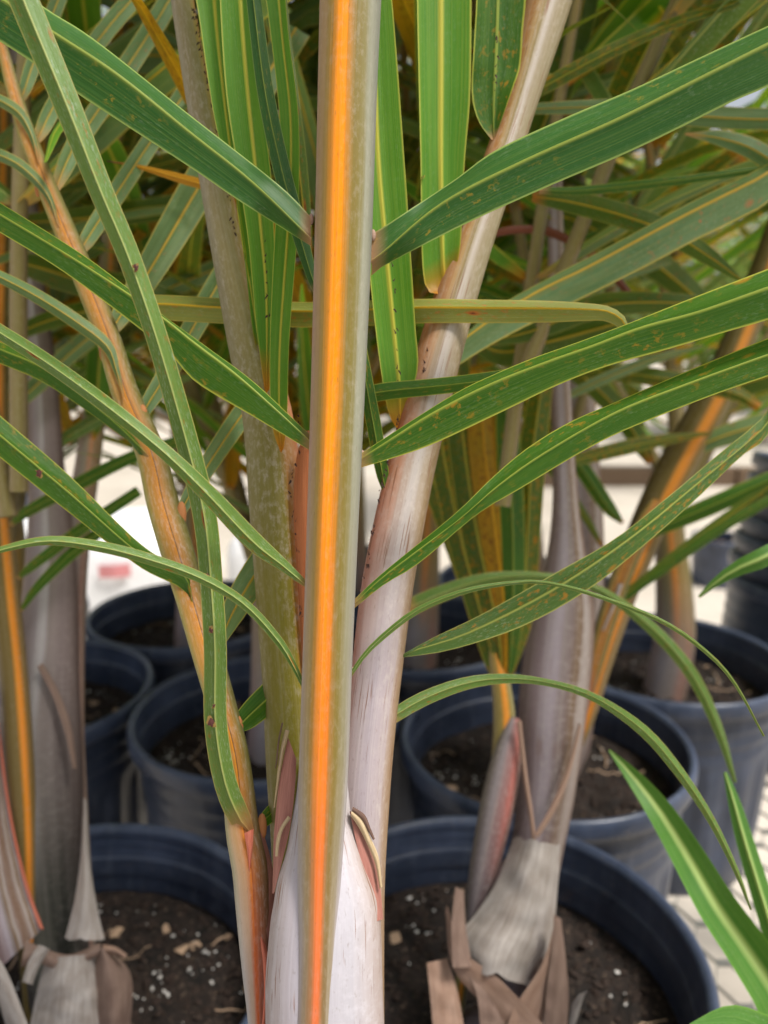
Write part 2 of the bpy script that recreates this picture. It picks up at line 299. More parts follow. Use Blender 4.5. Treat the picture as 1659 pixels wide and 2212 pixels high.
# ------------------------------------------------------------------ builders
def ribbon_leaf(name, st, mat, parent, across=6, ridge=.00035):
    """st: list of (mid, edgeA, edgeB) world points. midrib is a raised ridge, halves slightly cupped"""
    ts = [0, .05, .12, .35, .6, .82, 1.0]
    V = []; UV = []; UN = []; F = []
    L = 0; n = len(st); prev = None
    for i, (M, A, B) in enumerate(st):
        if prev is not None: L += (M - prev).length
        prev = M; wA = (A - M); wB = (B - M)
        nrm = wA.cross(st[min(i + 1, n - 1)][0] - st[max(i - 1, 0)][0])
        if nrm.length > 0: nrm.normalize()
        if nrm.dot(CAM - M) < 0: nrm = -nrm
        row = []
        for side, wv in ((-1, wA), (1, wB)):
            seq = ts[:0:-1] if side < 0 else ts
            for t in seq:
                p = M + wv * t
                r = ridge * (1 - t / .1) if t < .1 else 0
                cup = wv.length * .10 * math.sin(math.pi * min(1, t)) * (1 if t > .1 else 0)
                rip = .00012 * math.sin(t * 40 + i * .05)
                row.append(p + nrm * (r - cup * .5 + rip))
                UV.append((.5 + side * .5 * t, L)); UN.append((.5 + side * .5 * t, i / (n - 1)))
        V += row
    k = len(ts) * 2 - 1
    for i in range(n - 1):
        for j in range(k - 1):
            F.append((i * k + j, i * k + j + 1, (i + 1) * k + j + 1, (i + 1) * k + j))
    return mesh_obj(name, V, F, mat, parent, UV, True, UN)
def outside(p): return p[0] < 0 or p[0] > 1659 or p[1] < 0
def run_out(pts, tail):
    (x0, y0), (x1, y1) = pts[-2][:2], pts[-1][:2]; l = math.hypot(x1 - x0, y1 - y0) or 1; ux, uy = (x1 - x0) / l, (y1 - y0) / l
    return [(x1 + ux * t, y1 + uy * t + .00025 * t * t) for t in tail]
def leaf3(parent, mid, ea, eb, d0, d1, mat, fold=1, n=40, name='leaflet', dm=None):
    """leaflet from its midrib and two margins; narrower half is tilted so both halves have the same true width"""
    if outside(mid[-1]):
        q = run_out(mid, (140, 300, 440)); hA = (ea[-1][0] - mid[-1][0], ea[-1][1] - mid[-1][1]); hB = (eb[-1][0] - mid[-1][0], eb[-1][1] - mid[-1][1])
        mid = list(mid) + q
        ea = list(ea) + [(x + hA[0] * k, y + hA[1] * k) for (x, y), k in zip(q, (.85, .5, .03))]; eb = list(eb) + [(x + hB[0] * k, y + hB[1] * k) for (x, y), k in zip(q, (.85, .5, .03))]; n += 14
    M = cat_rom(mid, n); A = cat_rom(ea, n); B = cat_rom(eb, n); st = []
    for i in range(n):
        t = i / (n - 1)
        d = d0 + (d1 - d0) * t if dm is None else (1 - t) ** 2 * d0 + 2 * t * (1 - t) * dm + t * t * d1
        wa = math.hypot(A[i][0] - M[i][0], A[i][1] - M[i][1]); wb = math.hypot(B[i][0] - M[i][0], B[i][1] - M[i][1]); W = max(wa, wb)
        k = d / FPX * fold
        da = d + k * (min(1.6 * wa + 4, math.sqrt(max(0, W * W - wa * wa))) + .22 * wa); db = d + k * (min(1.6 * wb + 4, math.sqrt(max(0, W * W - wb * wb))) + .22 * wb)
        st.append((P(M[i][0], M[i][1], d), P(A[i][0], A[i][1], da), P(B[i][0], B[i][1], db)))
    return ribbon_leaf(name, st, ML[mat], parent)
def leafc(parent, pts, mat, fold=.5, n=36, name='leaflet', asym=(1, 1)):
    """leaflet from centre line (x, y, depth, half width in px)"""
    if outside(pts[-1]) and pts[-1][3] > 5:
        d = pts[-1][2]; q = run_out(pts, (120, 260, 380)); pts = list(pts) + [(x, y, d, pts[-1][3] * k) for (x, y), k in zip(q, (.85, .5, .03))]; n += 12
    C = cat_rom(pts, n); st = []
    for i in range(n):
        x, y, d, hw = C[i]; a = C[max(0, i - 1)]; b = C[min(n - 1, i + 1)]
        tx, ty = b[0] - a[0], b[1] - a[1]; l = math.hypot(tx, ty) or 1; nx, ny = ty / l, -tx / l
        k = d / FPX * fold * hw
        st.append((P(x, y, d), P(x + nx * hw * asym[0], y + ny * hw * asym[0], d + k), P(x - nx * hw * asym[1], y - ny * hw * asym[1], d + k)))
    return ribbon_leaf(name, st, ML[mat], parent)
EXT = []
def stem(parent, pts, mat, name='petiole', n=48, seg=28, flat=1.0, extra=None, ext=None):
    """tube through (x, y, depth, width px); extra = world points (Vector, width m) prepended at the bottom"""
    C = cat_rom(pts, n); ring = []
    for x, y, d, wd in C: ring.append((P(x, y, d), wd * d / FPX / 2))
    if extra: ring = [(Vector(p), r) for p, r in extra] + ring
    m0 = len(ring); run = []
    if ext:                                                     # the frond goes on above the picture: ext = (length, bend direction, bend)
        length, bd, bend = ext; bd = Vector(bd); p, r = ring[-1]; dr = (ring[-1][0] - ring[-3][0]).normalized(); k = 14; run = [p.copy()]
        for i in range(1, k + 1):
            dr = (dr + bd * bend / k * (1 + i * .12)).normalized(); p = p + dr * (length / k); ring.append((p.copy(), r * (1 - i / (k + .6)))); run.append(p.copy())
    m = len(ring); V = []; UV = []; UN = []; L = 0
    for i, (c, r) in enumerate(ring):
        if i: L += (c - ring[i - 1][0]).length
        T = (ring[min(m - 1, i + 1)][0] - ring[max(0, i - 1)][0]).normalized()
        toc = (CAM - c); toc = (toc - T * toc.dot(T)).normalized(); side = T.cross(toc)     # left of the camera when T points up
        if side.dot(RGT) < 0: side = -side
        for j in range(seg + 1):
            th = 2 * math.pi * j / seg                      # j = seg/2 faces the camera
            V.append(c + (toc * (-math.cos(th)) * flat - side * math.sin(th)) * r * (1 + .006 * math.sin(7 * th + i * .2)))
            UV.append((j / seg, L)); UN.append((j / seg, i / (m0 - 1)))
    F = []
    for i in range(m - 1):
        for j in range(seg): F.append((i * (seg + 1) + j, i * (seg + 1) + j + 1, (i + 1) * (seg + 1) + j + 1, (i + 1) * (seg + 1) + j))
    F.append(tuple(range((m - 1) * (seg + 1), m * (seg + 1) - 1)))
    o = mesh_obj(name, V, F, MS[mat] if isinstance(mat, str) else mat, parent, UV, True, UN)
    if ext: EXT.append((o, run, Vector(ext[1])))
    return o
def patch(parent, ea, eb, da, db, mat, name='sheath', n=24, k=9, bulge=0.0, jag=0.0, thick=.0006):
    """curved sheet between two margins; da/db = (start depth, end depth); bulge towards the camera in metres"""
    A = cat_rom(ea, n); B = cat_rom(eb, n); V = []; UV = []; F = []
    rr = random.Random(len(ea) * 31 + int(ea[0][0]))
    for layer in (0, 1):
        for i in range(n):
            t = i / (n - 1); a = P(*A[i][:2], da[0] + (da[1] - da[0]) * t); b = P(*B[i][:2], db[0] + (db[1] - db[0]) * t)
            nr = (CAM - a).normalized()
            for j in range(k):
                s = j / (k - 1); q0 = a.lerp(b, s); p = q0 + nr * (bulge * math.sin(math.pi * s) - layer * thick + min(.0025, .6 * (a - b).length * .12) * (noise.noise(q0 * 90) + .6 * noise.noise(q0 * 220)))
                if jag and i in (0, n - 1): p += UPV * rr.uniform(-jag, jag)
                V.append(p); UV.append((s, t))
    N = n * k
    for i in range(n - 1):
        for j in range(k - 1):
            q = (i * k + j, i * k + j + 1, (i + 1) * k + j + 1, (i + 1) * k + j)
            F.append(q); F.append(tuple(N + v for v in q[::-1]))
    return mesh_obj(name, V, F, MP[mat] if mat in MP else MS[mat], parent, UV, True, UV)
def hairs(parent, lines, count, length=.0017, name='scales'):
    """small dark scales standing along a line given in (x, y, depth)"""
    V = []; F = []
    for ln in lines:
        C = cat_rom(ln[:-1], 60); num = ln[-1]
        for _ in range(num):
            x, y, d = C[rnd.randrange(60)]; p = P(x + rnd.uniform(-3, 3), y + rnd.uniform(-4, 4), d - .0006)
            a = rnd.uniform(-.6, .6) + (math.pi if rnd.random() < .5 else 0); l = length * rnd.uniform(.4, 1.3)
            ax = (UPV * math.cos(a) + RGT * math.sin(a)) * l - FWD * l * rnd.uniform(0, .4); sd_ = ax.cross(FWD).normalized() * .00022 * rnd.uniform(.6, 1.6)
            k = len(V); V += [p - sd_, p + sd_, p + ax * .5 + sd_ * .8 + RGT * .0002, p + ax * .5 - sd_ * .8, p + ax, p - FWD * .0003]
            F += [(k, k + 1, k + 2, k + 3), (k + 3, k + 2, k + 4), (k, k + 3, k + 5), (k + 1, k + 5, k + 2)]
    o = mesh_obj(name, V, F, HAIR, parent, smooth=False); o['kind'] = 'stuff'; return o

# ------------------------------------------------------------------ setting
def quad_plane(name, x0, x1, y0, y1, z, mat):
    o = mesh_obj(name, [(x0, y0, z), (x1, y0, z), (x1, y1, z), (x0, y1, z)], [(0, 1, 2, 3)], mat, smooth=False); o['kind'] = 'structure'; return o
quad_plane('floor', -60, 60, -30, 120, 0, FLOOR)

def add_box(V, F, c, s, rot=None):
    k = len(V)
    for dx in (-.5, .5):
        for dy in (-.5, .5):
            for dz in (-.5, .5):
                v = Vector((dx * s[0], dy * s[1], dz * s[2]))
                if rot: v = rot @ v
                V.append(Vector(c) + v)
    F += [(k, k + 1, k + 3, k + 2), (k + 4, k + 6, k + 7, k + 5), (k, k + 4, k + 5, k + 1), (k + 2, k + 3, k + 7, k + 6), (k, k + 2, k + 6, k + 4), (k + 1, k + 5, k + 7, k + 3)]
def box_obj(name, c, s, mat, parent=None, rot=None):
    V = []; F = []; add_box(V, F, c, s, rot); return mesh_obj(name, V, F, mat, parent, smooth=False)

BZ = .65
def make_bench(x0, x1, y0, y1, label):
    b = thing('growing_bench', label, 'bench', ((x0 + x1) / 2, (y0 + y1) / 2, 0))
    V = []; F = []; cw, ch = .050, .027        # expanded metal: wavy strands, diamonds 44 x 22 mm
    ny = int((y1 - y0) / ch); nx = int((x1 - x0) / cw)
    for r in range(ny + 1):
        ph = 0
        up = None; base = len(V); yb = y0 + r * ch
        sgn = 1 if r % 2 == 0 else -1
        pts = []
        for i in range(nx * 2 + 1):
            off = ch * .5 * (1 if (i % 2 == 0) else -1) * sgn
            for e in (-.28, .28): pts.append((x0 + (i + e) * cw / 2, yb + off * .86))
        hw = .0015
        for q, (x, y) in enumerate(pts):
            V += [(x, y - hw, BZ), (x, y + hw, BZ), (x, y + hw, BZ - .003), (x, y - hw, BZ - .003)]
        for q in range(len(pts) - 1):
            k = base + q * 4
            for a in range(4): F.append((k + a, k + (a + 1) % 4, k + 4 + (a + 1) % 4, k + 4 + a))
    o = mesh_obj('mesh_top', V, F, GALV, b, smooth=False); o['kind'] = 'stuff'
    for yy in (y0, y1): box_obj('frame_rail', ((x0 + x1) / 2, yy, BZ - .028), (x1 - x0, .03, .045), GALV, b)
    for xx in (x0, x1): box_obj('frame_rail', (xx, (y0 + y1) / 2, BZ - .028), (.03, y1 - y0 - .034, .045), GALV, b)
    for xx in (x0 + .06, x1 - .06):
        for yy in (y0 + .08, y1 - .08): box_obj('leg', (xx, yy, (BZ - .05) / 2), (.04, .04, BZ - .05), GALV, b)
make_bench(-.95, .95, -.15, 1.42, 'galvanised expanded metal growing bench under the potted palms')

# ---- pots
def lathe(prof, seg, flute=None):
    V = []; F = []
    for i, (r, z) in enumerate(prof):
        for j in range(seg):
            a = 2 * math.pi * j / seg; rr = r
            if flute and flute[0] < z < flute[1]: rr += flute[2] * (1 if (j // 4) % 2 else -1) * min(1, (z - flute[0]) / .01, (flute[1] - z) / .01)
            V.append((rr * math.cos(a), rr * math.sin(a), z))
    n = len(prof)
    for i in range(n - 1):
        for j in range(seg): F.append((i * seg + j, i * seg + (j + 1) % seg, (i + 1) * seg + (j + 1) % seg, (i + 1) * seg + j))
    return V, F
PR_, PH = .137, .25
outer = [(.0, .004), (.112, .004), (.113, 0), (.116, 0), (.117, .006)] + [(.117 + .0115 * z / .2, z) for z in (.03, .04, .06, .09, .12, .15, .16, .17)] + \
        [(.1285, .178), (.1262, .184), (.1285, .190), (.1300, .196), (.1278, .202), (.1300, .208), (.1312, .214), (.1292, .220), (.1315, .226), (.1318, .232)]
inner = [(.1278, .222), (.1246, .217), (.1282, .211), (.1240, .204), (.1274, .197), (.1236, .190), (.1248, .184), (.124, .17), (.118, .06), (.112, .012), (0, .010)]
rimp = [(.1317, .231), (.1372, .231), (.1395, .233), (.1402, .238), (.1402, .244), (.1392, .249), (.1372, .2515), (.1348, .251), (.1325, .2485), (.1312, .2445), (.1330, .2415), (.1300, .2375), (.1322, .2335), (.1290, .2295), (.1308, .2255), (.1275, .221)]
wv, wf = lathe(outer + [(.1316, .2325), (.1276, .2225)] + inner, 144, (.035, .165, .0016))
rv_, rf_ = lathe(rimp, 96)
pot_proto = None
def soil_mesh():
    V = []; F = []; nr, na = 26, 72
    for i in range(nr + 1):
        r = .1275 * i / nr
        for j in range(na):
            a = 2 * math.pi * j / na; x, y = r * math.cos(a), r * math.sin(a)
            h = .010 * noise.noise(Vector((x * 22, y * 22, 3))) + .006 * noise.noise(Vector((x * 70, y * 70, 9))) + .004 * noise.noise(Vector((x * 180, y * 180, 5)))
            V.append((x, y, .197 + h * min(1, (nr - i) / 3 + .2)))
    for i in range(nr):
        for j in range(na): F.append((i * na + j, i * na + (j + 1) % na, (i + 1) * na + (j + 1) % na, (i + 1) * na + j))
    return V, F
SV, SF = soil_mesh()
def soil_h(x, y):
    return .197 + .010 * noise.noise(Vector((x * 22, y * 22, 3))) + .006 * noise.noise(Vector((x * 70, y * 70, 9)))
def grains(n, smin, smax, seed, flat=1.0, long=1.0):
    rr = random.Random(seed); V = []; F = []
    cen = [(.115 * math.sqrt(rr.random()), rr.uniform(0, 6.283)) for _ in range(26)]
    for _ in range(n):
        r = .122 * math.sqrt(rr.random()); a = rr.uniform(0, 6.283)
        if seed == 5 and rr.random() < .7: r, a = rr.choice(cen); r = min(.122, abs(r + rr.gauss(0, .006))); a += rr.gauss(0, .08)
        x, y = r * math.cos(a), r * math.sin(a); s = rr.uniform(smin, smax) * (1 if rr.random() < .8 else 1.35)
        k = len(V); c = Vector((x, y, soil_h(x, y) + s * .25))
        rot = Matrix.Rotation(rr.uniform(0, 6.28), 3, 'Z') @ Matrix.Rotation(rr.uniform(-.5, .5), 3, 'X')
        for v in ((1, 0, 0), (-1, 0, 0), (0, 1, 0), (0, -1, 0), (0, 0, 1), (0, 0, -1), (.6, .6, .3), (-.6, -.5, .4)):
            V.append(c + rot @ Vector((v[0] * s * long, v[1] * s * rr.uniform(.6, 1.1), v[2] * s * flat * rr.uniform(.7, 1.1))))
        F += [(k, k + 6, k + 4), (k + 6, k + 2, k + 4), (k + 2, k + 1, k + 4), (k + 1, k + 7, k + 4), (k + 7, k + 3, k + 4), (k + 3, k, k + 4), (k, k + 5, k + 6), (k + 6, k + 5, k + 2), (k + 2, k + 5, k + 1), (k + 1, k + 5, k + 7), (k + 7, k + 5, k + 3), (k + 3, k + 5, k)]
    return V, F
def roots(n, seed):
    rr = random.Random(seed); V = []; F = []
    for _ in range(n):
        r = .11 * math.sqrt(rr.random()); a = rr.uniform(0, 6.28); x, y = r * math.cos(a), r * math.sin(a); h = rr.uniform(0, 6.28); cv = rr.uniform(-1.2, 1.2); k0 = len(V); m = 9
        wd = rr.uniform(.0004, .0011)
        for i in range(m):
            h += cv * .3; x += .005 * math.cos(h); y += .005 * math.sin(h)
            if x * x + y * y > .0149: x *= .95; y *= .95
            z = soil_h(x, y) + .0015 + .006 * math.sin(math.pi * i / (m - 1)) * rr.random()
            nx, ny = -math.sin(h) * wd, math.cos(h) * wd
            V += [(x - nx, y - ny, z), (x, y, z + wd), (x + nx, y + ny, z)]
        for i in range(m - 1):
            k = k0 + i * 3; F += [(k, k + 1, k + 4, k + 3), (k + 1, k + 2, k + 5, k + 4)]
    return V, F
GR = [(grains(230, .0005, .0017, 5, .8, 1.2), 'perlite', PERL), (grains(900, .0012, .0034, 6, .8, 1.2), 'bark_crumbs', BARK), (grains(7, .003, .006, 8, .5, 1.4), 'bark_pieces', BARK2), (roots(9, 3), 'root_fibres', BARK2)]
def make_pot(x, y, label, group=None, z=BZ, full=True):
    global pot_proto
    root = thing('nursery_pot', label, 'pot', (x, y, z), group)
    if pot_proto is None:
        pot_proto = []
        for nm, (V, F), mt in [('wall', (wv, wf), POT), ('rim', (rv_, rf_), POTRIM), ('soil', (SV, SF), SOIL)]:
            o = mesh_obj(nm, V, F, mt); pot_proto.append((o.data, nm, None)); bpy.data.objects.remove(o)
        for (V, F), nm, mt in GR:
            o = mesh_obj(nm, V, F, mt, smooth=False); pot_proto.append((o.data, nm, 'soil')); bpy.data.objects.remove(o)
    ang = rnd.uniform(0, 6.28); soil = None
    for me, nm, par in pot_proto:
        if not full and nm not in ('wall', 'rim'): continue
        o = bpy.data.objects.new(nm, me); col.objects.link(o); o.parent = soil if par == 'soil' else root
        if par != 'soil': o.rotation_euler = (0, 0, ang)
        else: o['kind'] = 'stuff'
        if nm == 'soil': soil = o
    return root
POS = {'FC': (-.018, .150), 'NL': (-.207, .408), 'NR': (.064, .418), 'FR': (.312, .262), 'PR': (.156, .685), 'PL2': (-.122, .742), 'PL3': (-.40, .79), 'PR2': (.345, .885),
       'B1': (-.275, 1.035), 'B2': (.045, .97), 'B4': (-.565, 1.03), 'B5': (.225, 1.175), 'B6': (-.055, 1.245)}
PL = {'FC': 'black nursery pot holding the in-focus palm with the bright orange striped petiole',
      'NL': 'black nursery pot with bark and perlite soil under the palm with peeling grey sheaths',
      'NR': 'black nursery pot under the palm with torn papery sheaths, beside the bare bench mesh',
      'FR': 'black nursery pot of the palm whose wide lime leaf crosses the bench mesh',
      'PR': 'black nursery pot behind the palm with torn papery sheaths, soil and pale chips showing',
      'PL2': 'black nursery pot behind the small orange frond, touching two neighbouring pots',
      'PL3': 'black nursery pot with brown soil behind the peeling grey palm, nearer the white sacks',
      'PR2': 'black nursery pot beside the leaning stack of empty pots',
      'B1': 'black nursery pot standing in front of the white sacks',
      'B2': 'black nursery pot in the back row behind the in-focus palm',
      'B4': 'black nursery pot at the far end of the back row beside the white sacks',
      'B5': 'black nursery pot against the far bench rail, behind the leaning striped petiole',
      'B6': 'black nursery pot against the far bench rail, straight behind the in-focus palm'}
POTS = {k: make_pot(*POS[k], PL[k]) for k in POS}
def base(k, dz=-.02): return Vector((POS[k][0], POS[k][1], BZ + .197 + dz))
def palm(k, label): return thing('palm_plant', label, 'palm', base(k, 0))

# ------------------------------------------------------------------ main palm (front, in focus)
main = palm('FC', 'in-focus palm with an upright petiole striped bright orange and waxy white sheaths')
b0 = base('FC')
# crownshaft below the frame, then waxy sheath widening out of the front petiole
sheath = stem(main, [(702, 2230, .2345, 256), (701, 2116, .2347, 252), (703, 2040, .2350, 244), (704, 1965, .2357, 232), (700, 1905, .2365, 206), (698, 1845, .238, 166), (695, 1785, .240, 134), (697, 1700, .2425, 110), (698, 1600, .243, 94)],
     'sheath', 'front_sheath', flat=.8, extra=[(b0 + Vector((0, 0, 0)), .026), (b0 + Vector((0, .004, .07)), .024), (b0 + Vector((0, .014, .15)), .0195)])
F0 = stem(main, [(680, 2700, .238, 40), (678, 2560, .2285, 74), (676, 2420, .2238, 86), (678, 2250, .2240, 86), (682, 2140, .2242, 84), (686, 2040, .2247, 84), (690, 1900, .2270, 94), (696, 1740, .2285, 104), (699, 1660, .230, 107), (708, 1400, .232, 108), (720, 1100, .234, 112), (732, 800, .235, 118), (742, 500, .236, 124), (750, 200, .237, 128), (757, 0, .238, 133), (766, -260, .240, 138)],
     'front', 'petiole', n=76, seg=40, flat=.9, ext=(.55, (0, 1, -.1), .5))
# front frond leaflets, one side
leaf3(F0, [(672, 518), (549, 398), (412, 288), (252, 160), (107, 65), (-40, -30)], [(672, 470), (658, 454), (594, 393), (411, 249), (207, 87), (100, 18), (-20, -70)], [(672, 532), (562, 463), (495, 420), (411, 362), (185, 214), (82, 142), (-60, 50)], .2355, .215, 'glauc', fold=1)
leaf3(F0, [(680, 964), (575, 867), (500, 802), (415, 738), (330, 672), (169, 566), (0, 464), (-90, 410)], [(680, 948), (655, 926), (550, 827), (450, 752), (344, 675), (270, 617), (169, 543), (0, 437), (-80, 390)], [(680, 980), (650, 962), (550, 902), (425, 827), (370, 767), (304, 712), (142, 590), (0, 502), (-90, 450)], .2345, .25, 'green', fold=1)
leafc(F0, [(672, 1272, .2335, 5), (610, 1220, .231, 14), (545, 1168, .226, 22), (440, 1058, .217, 20), (350, 972, .214, 17), (225, 872, .214, 18), (100, 782, .226, 18), (0, 718, .23, 17), (-90, 660, .235, 14)], 'dusty', asym=(.9, 1))
leafc(F0, [(664, 1500, .2325, 4), (636, 1440, .231, 7), (600, 1382, .229, 10), (525, 1302, .225, 11), (425, 1244, .221, 12), (300, 1201, .218, 12.5), (200, 1178, .217, 12), (100, 1168, .216, 10), (0, 1188, .216, 7), (-60, 1210, .217, 4)], 'dusty')
# other side
leaf3(F0, [(802, 566), (829, 545), (955, 440), (1129, 350), (1330, 260), (1500, 175), (1659, 95), (1760, 45)], [(800, 508), (829, 490), (980, 390), (1070, 325), (1230, 250), (1360, 195), (1530, 115), (1659, 55), (1760, 10)], [(802, 596), (829, 575), (1004, 485), (1180, 405), (1355, 330), (1480, 270), (1580, 220), (1659, 186), (1770, 130)], .2365, .205, 'glauc', fold=1)
leaf3(F0, [(768, 1000), (829, 960), (937, 892), (1056, 832), (1175, 785), (1280, 748), (1386, 708), (1510, 674), (1659, 622), (1740, 595)], [(768, 988), (829, 948), (980, 852), (1060, 812), (1150, 774), (1262, 734), (1368, 694), (1485, 647), (1659, 580), (1740, 550)], [(768, 1014), (829, 996), (930, 962), (1080, 892), (1205, 832), (1314, 790), (1436, 756), (1560, 719), (1659, 690), (1740, 662)], .2345, .215, 'green', fold=1)
leaf3(F0, [(756, 1314), (829, 1247), (980, 1132), (1080, 1047), (1180, 977), (1330, 892), (1480, 832), (1659, 767), (1740, 740)], [(754, 1306), (829, 1236), (980, 1112), (1065, 1030), (1140, 967), (1230, 912), (1330, 868), (1480, 803), (1659, 730), (1740, 702)], [(758, 1320), (829, 1264), (905, 1217), (1030, 1112), (1130, 1052), (1255, 977), (1355, 927), (1530, 857), (1659, 812), (1740, 785)], .2335, .225, 'green', fold=1)
leafc(F0, [(746, 1476, .2325, 4), (785, 1418, .231, 5), (829, 1374, .230, 6.5), (905, 1317, .228, 7), (1005, 1277, .226, 6), (1110, 1259, .225, 4.5), (1180, 1259, .224, 4), (1280, 1284, .224, 4.5), (1430, 1342, .225, 5), (1530, 1412, .227, 4.5), (1590, 1480, .229, 3.5), (1650, 1590, .232, 2)], 'dusty')
def knob(parent, x, y, d, w, h, mat, name='pulvinus'):
    V = []; F = []; n, m = 10, 6; c = P(x, y, d)
    for i in range(m + 1):
        ph = -math.pi / 2 + math.pi * i / m
        for j in range(n):
            th = 2 * math.pi * j / n
            V.append(c + RGT * (math.cos(ph) * math.cos(th) * w * d / FPX) + UPV * (math.sin(ph) * h * d / FPX) - FWD * (math.cos(ph) * math.sin(th) * w * .8 * d / FPX))
    for i in range(m):
        for j in range(n): F.append((i * n + j, i * n + (j + 1) % n, (i + 1) * n + (j + 1) % n, (i + 1) * n + j))
    return mesh_obj(name, V, F, mat, parent)
for x, y in ((672, 474), (806, 508), (663, 944), (782, 984), (652, 1254), (773, 1298), (648, 1468), (762, 1448)):
    knob(F0, x, y, .2375, 6 if y < 1000 else 4.5, 13 if y < 1000 else 8, MP['tan'])
# torn collars round the front sheath
patch(main, [(640, 1640), (637, 1700), (628, 1780), (612, 1850), (592, 1930)], [(622, 1592), (603, 1690), (592, 1800), (590, 1870), (588, 1930)], (.2415, .2345), (.244, .2385), 'pink', 'inner_sheath', bulge=.0012)
patch(main, [(625, 1578), (612, 1632), (603, 1690), (594, 1745)], [(616, 1576), (603, 1632), (597, 1690), (591, 1745)], (.2425, .2425), (.243, .243), 'cream', 'torn_edge', bulge=.0008)
patch(main, [(612, 1560), (604, 1600), (600, 1640), (596, 1660)], [(608, 1562), (600, 1602), (596, 1642), (594, 1660)], (.242, .242), (.2425, .2425), 'brown', 'torn_edge', k=5, bulge=.0005)
patch(main, [(628, 1768), (612, 1792), (604, 1820), (600, 1850)], [(622, 1762), (606, 1786), (597, 1815), (594, 1850)], (.2355, .2350), (.236, .2355), 'cream', 'torn_edge', bulge=.0008)
patch(main, [(755, 1752), (772, 1830), (795, 1915), (815, 1990)], [(764, 1756), (795, 1815), (818, 1890), (828, 1985)], (.2380, .2320), (.2400, .2375), 'pink', 'inner_sheath', bulge=.0012)
patch(main, [(757, 1762), (774, 1786), (792, 1822), (810, 1866), (820, 1920)], [(760, 1750), (784, 1772), (802, 1812), (818, 1852), (826, 1915)], (.2362, .2345), (.2367, .2350), 'cream', 'torn_edge', bulge=.0009)
patch(main, [(760, 1752), (780, 1768), (795, 1795), (806, 1815)], [(762, 1742), (788, 1760), (801, 1790), (810, 1812)], (.2362, .2355), (.2367, .2360), 'brown', 'torn_edge', k=5, bulge=.0005)
# left petiole and its upright leaflets
L1 = stem(main, [(668, 1990, .262, 150), (655, 1800, .262, 140), (640, 1640, .264, 130), (628, 1480, .266, 120), (612, 1300, .269, 116), (598, 1100, .272, 118), (578, 900, .276, 108), (538, 737, .280, 92), (486, 500, .285, 72), (440, 270, .290, 58), (400, 40, .295, 50), (370, -160, .30, 44)], 'left', 'petiole', n=70, seg=36, extra=[(b0 + Vector((-.002, .014, .05)), .012), (b0 + Vector((-.002, .022, .15)), .012)], ext=(.5, (-.6, .6, -.1), .5))
patch(L1, [(668, 930), (670, 990), (670, 1100), (666, 1250), (662, 1450)], [(660, 930), (640, 990), (634, 1100), (642, 1250), (654, 1450)], (.263, .258), (.264, .258), 'groove', 'groove', bulge=.001)
leaf3(L1, [(572, 820), (553, 700), (518, 480), (490, 260), (468, 60), (455, -120)], [(566, 790), (545, 710), (513, 434), (466, 270), (430, 40), (405, -120)], [(578, 800), (570, 700), (545, 480), (512, 260), (496, 60), (490, -120)], .272, .278, 'bright', fold=-.5)
leaf3(L1, [(576, 850), (576, 643), (563, 487), (551, 349), (538, 219), (524, 60), (512, -120)], [(571, 840), (552, 690), (536, 520), (512, 360), (490, 215), (478, 60), (470, -120)], [(582, 840), (596, 640), (592, 500), (585, 370), (566, 219), (556, 60), (552, -120)], .268, .272, 'bright', fold=-.5)
leaf3(L1, [(607, 978), (603, 900), (605, 737), (622, 500), (628, 380), (627, 242), (610, 80), (594, -100)], [(603, 970), (586, 905), (583, 737), (594, 490), (603, 360), (603, 242), (580, 40), (560, -100)], [(612, 970), (620, 905), (625, 737), (641, 525), (646, 409), (644, 242), (622, 60), (610, -100)], .262, .268, 'bright', fold=-.5)
leafc(L1, [(690, 640, .258, 8), (672, 590, .259, 12), (640, 480, .260, 18), (605, 350, .262, 19), (572, 190, .264, 18), (548, 0, .267, 16), (535, -120, .27, 15)], 'glauc')
leafc(L1, [(665, 560, .30, 8), (660, 500, .30, 14), (648, 380, .30, 18), (632, 240, .30, 18), (610, 60, .305, 16), (600, -80, .31, 14)], 'dark')
hairs(L1, [[(418, 20, .2895), (445, 160, .2875), (470, 280, .283), (495, 430, .281), (508, 520, .280), (528, 640, .278), (545, 737, .275), 75], [(574, 520, .2665), (578, 640, .2655), (582, 720, .265), 9], [(640, 880, .258), (650, 950, .257), (628, 1060, .259), (645, 1200, .258), (650, 1330, .257), 26]], 0)
# right petiole and its upright leaflets
R1 = stem(main, [(772, 2230, .2575, 116), (772, 2060, .2575, 116), (776, 1900, .258, 112), (786, 1700, .260, 116), (800, 1560, .262, 112), (815, 1440, .264, 110), (836, 1270, .267, 112), (868, 1100, .271, 108), (900, 960, .275, 102), (950, 760, .281, 98), (1010, 560, .287, 88), (1065, 400, .292, 80), (1120, 230, .297, 76), (1185, 0, .304, 100), (1240, -200, .31, 92)], 'right', 'petiole', n=70, seg=36, extra=[(b0 + Vector((.010, .012, .03)), .010), (b0 + Vector((.012, .022, .13)), .009)], ext=(.5, (.6, .6, -.1), .5))
leaf3(R1, [(965, 632), (957, 560), (952, 350), (952, 160), (952, 0), (952, -140)], [(950, 636), (915, 600), (908, 330), (904, 150), (901, 0), (900, -140)], [(975, 600), (994, 535), (1004, 350), (1016, 200), (1019, 0), (1020, -140)], .2815, .275, 'bright', fold=-.4)
leaf3(R1, [(1066, 302), (1067, 215), (1072, 100), (1075, 0), (1078, -120)], [(1062, 302), (1034, 262), (1019, 200), (1024, 90), (1029, 0), (1030, -120)], [(1070, 296), (1110, 185), (1124, 140), (1130, 60), (1136, 0), (1140, -120)], .290, .280, 'green', fold=-.4)
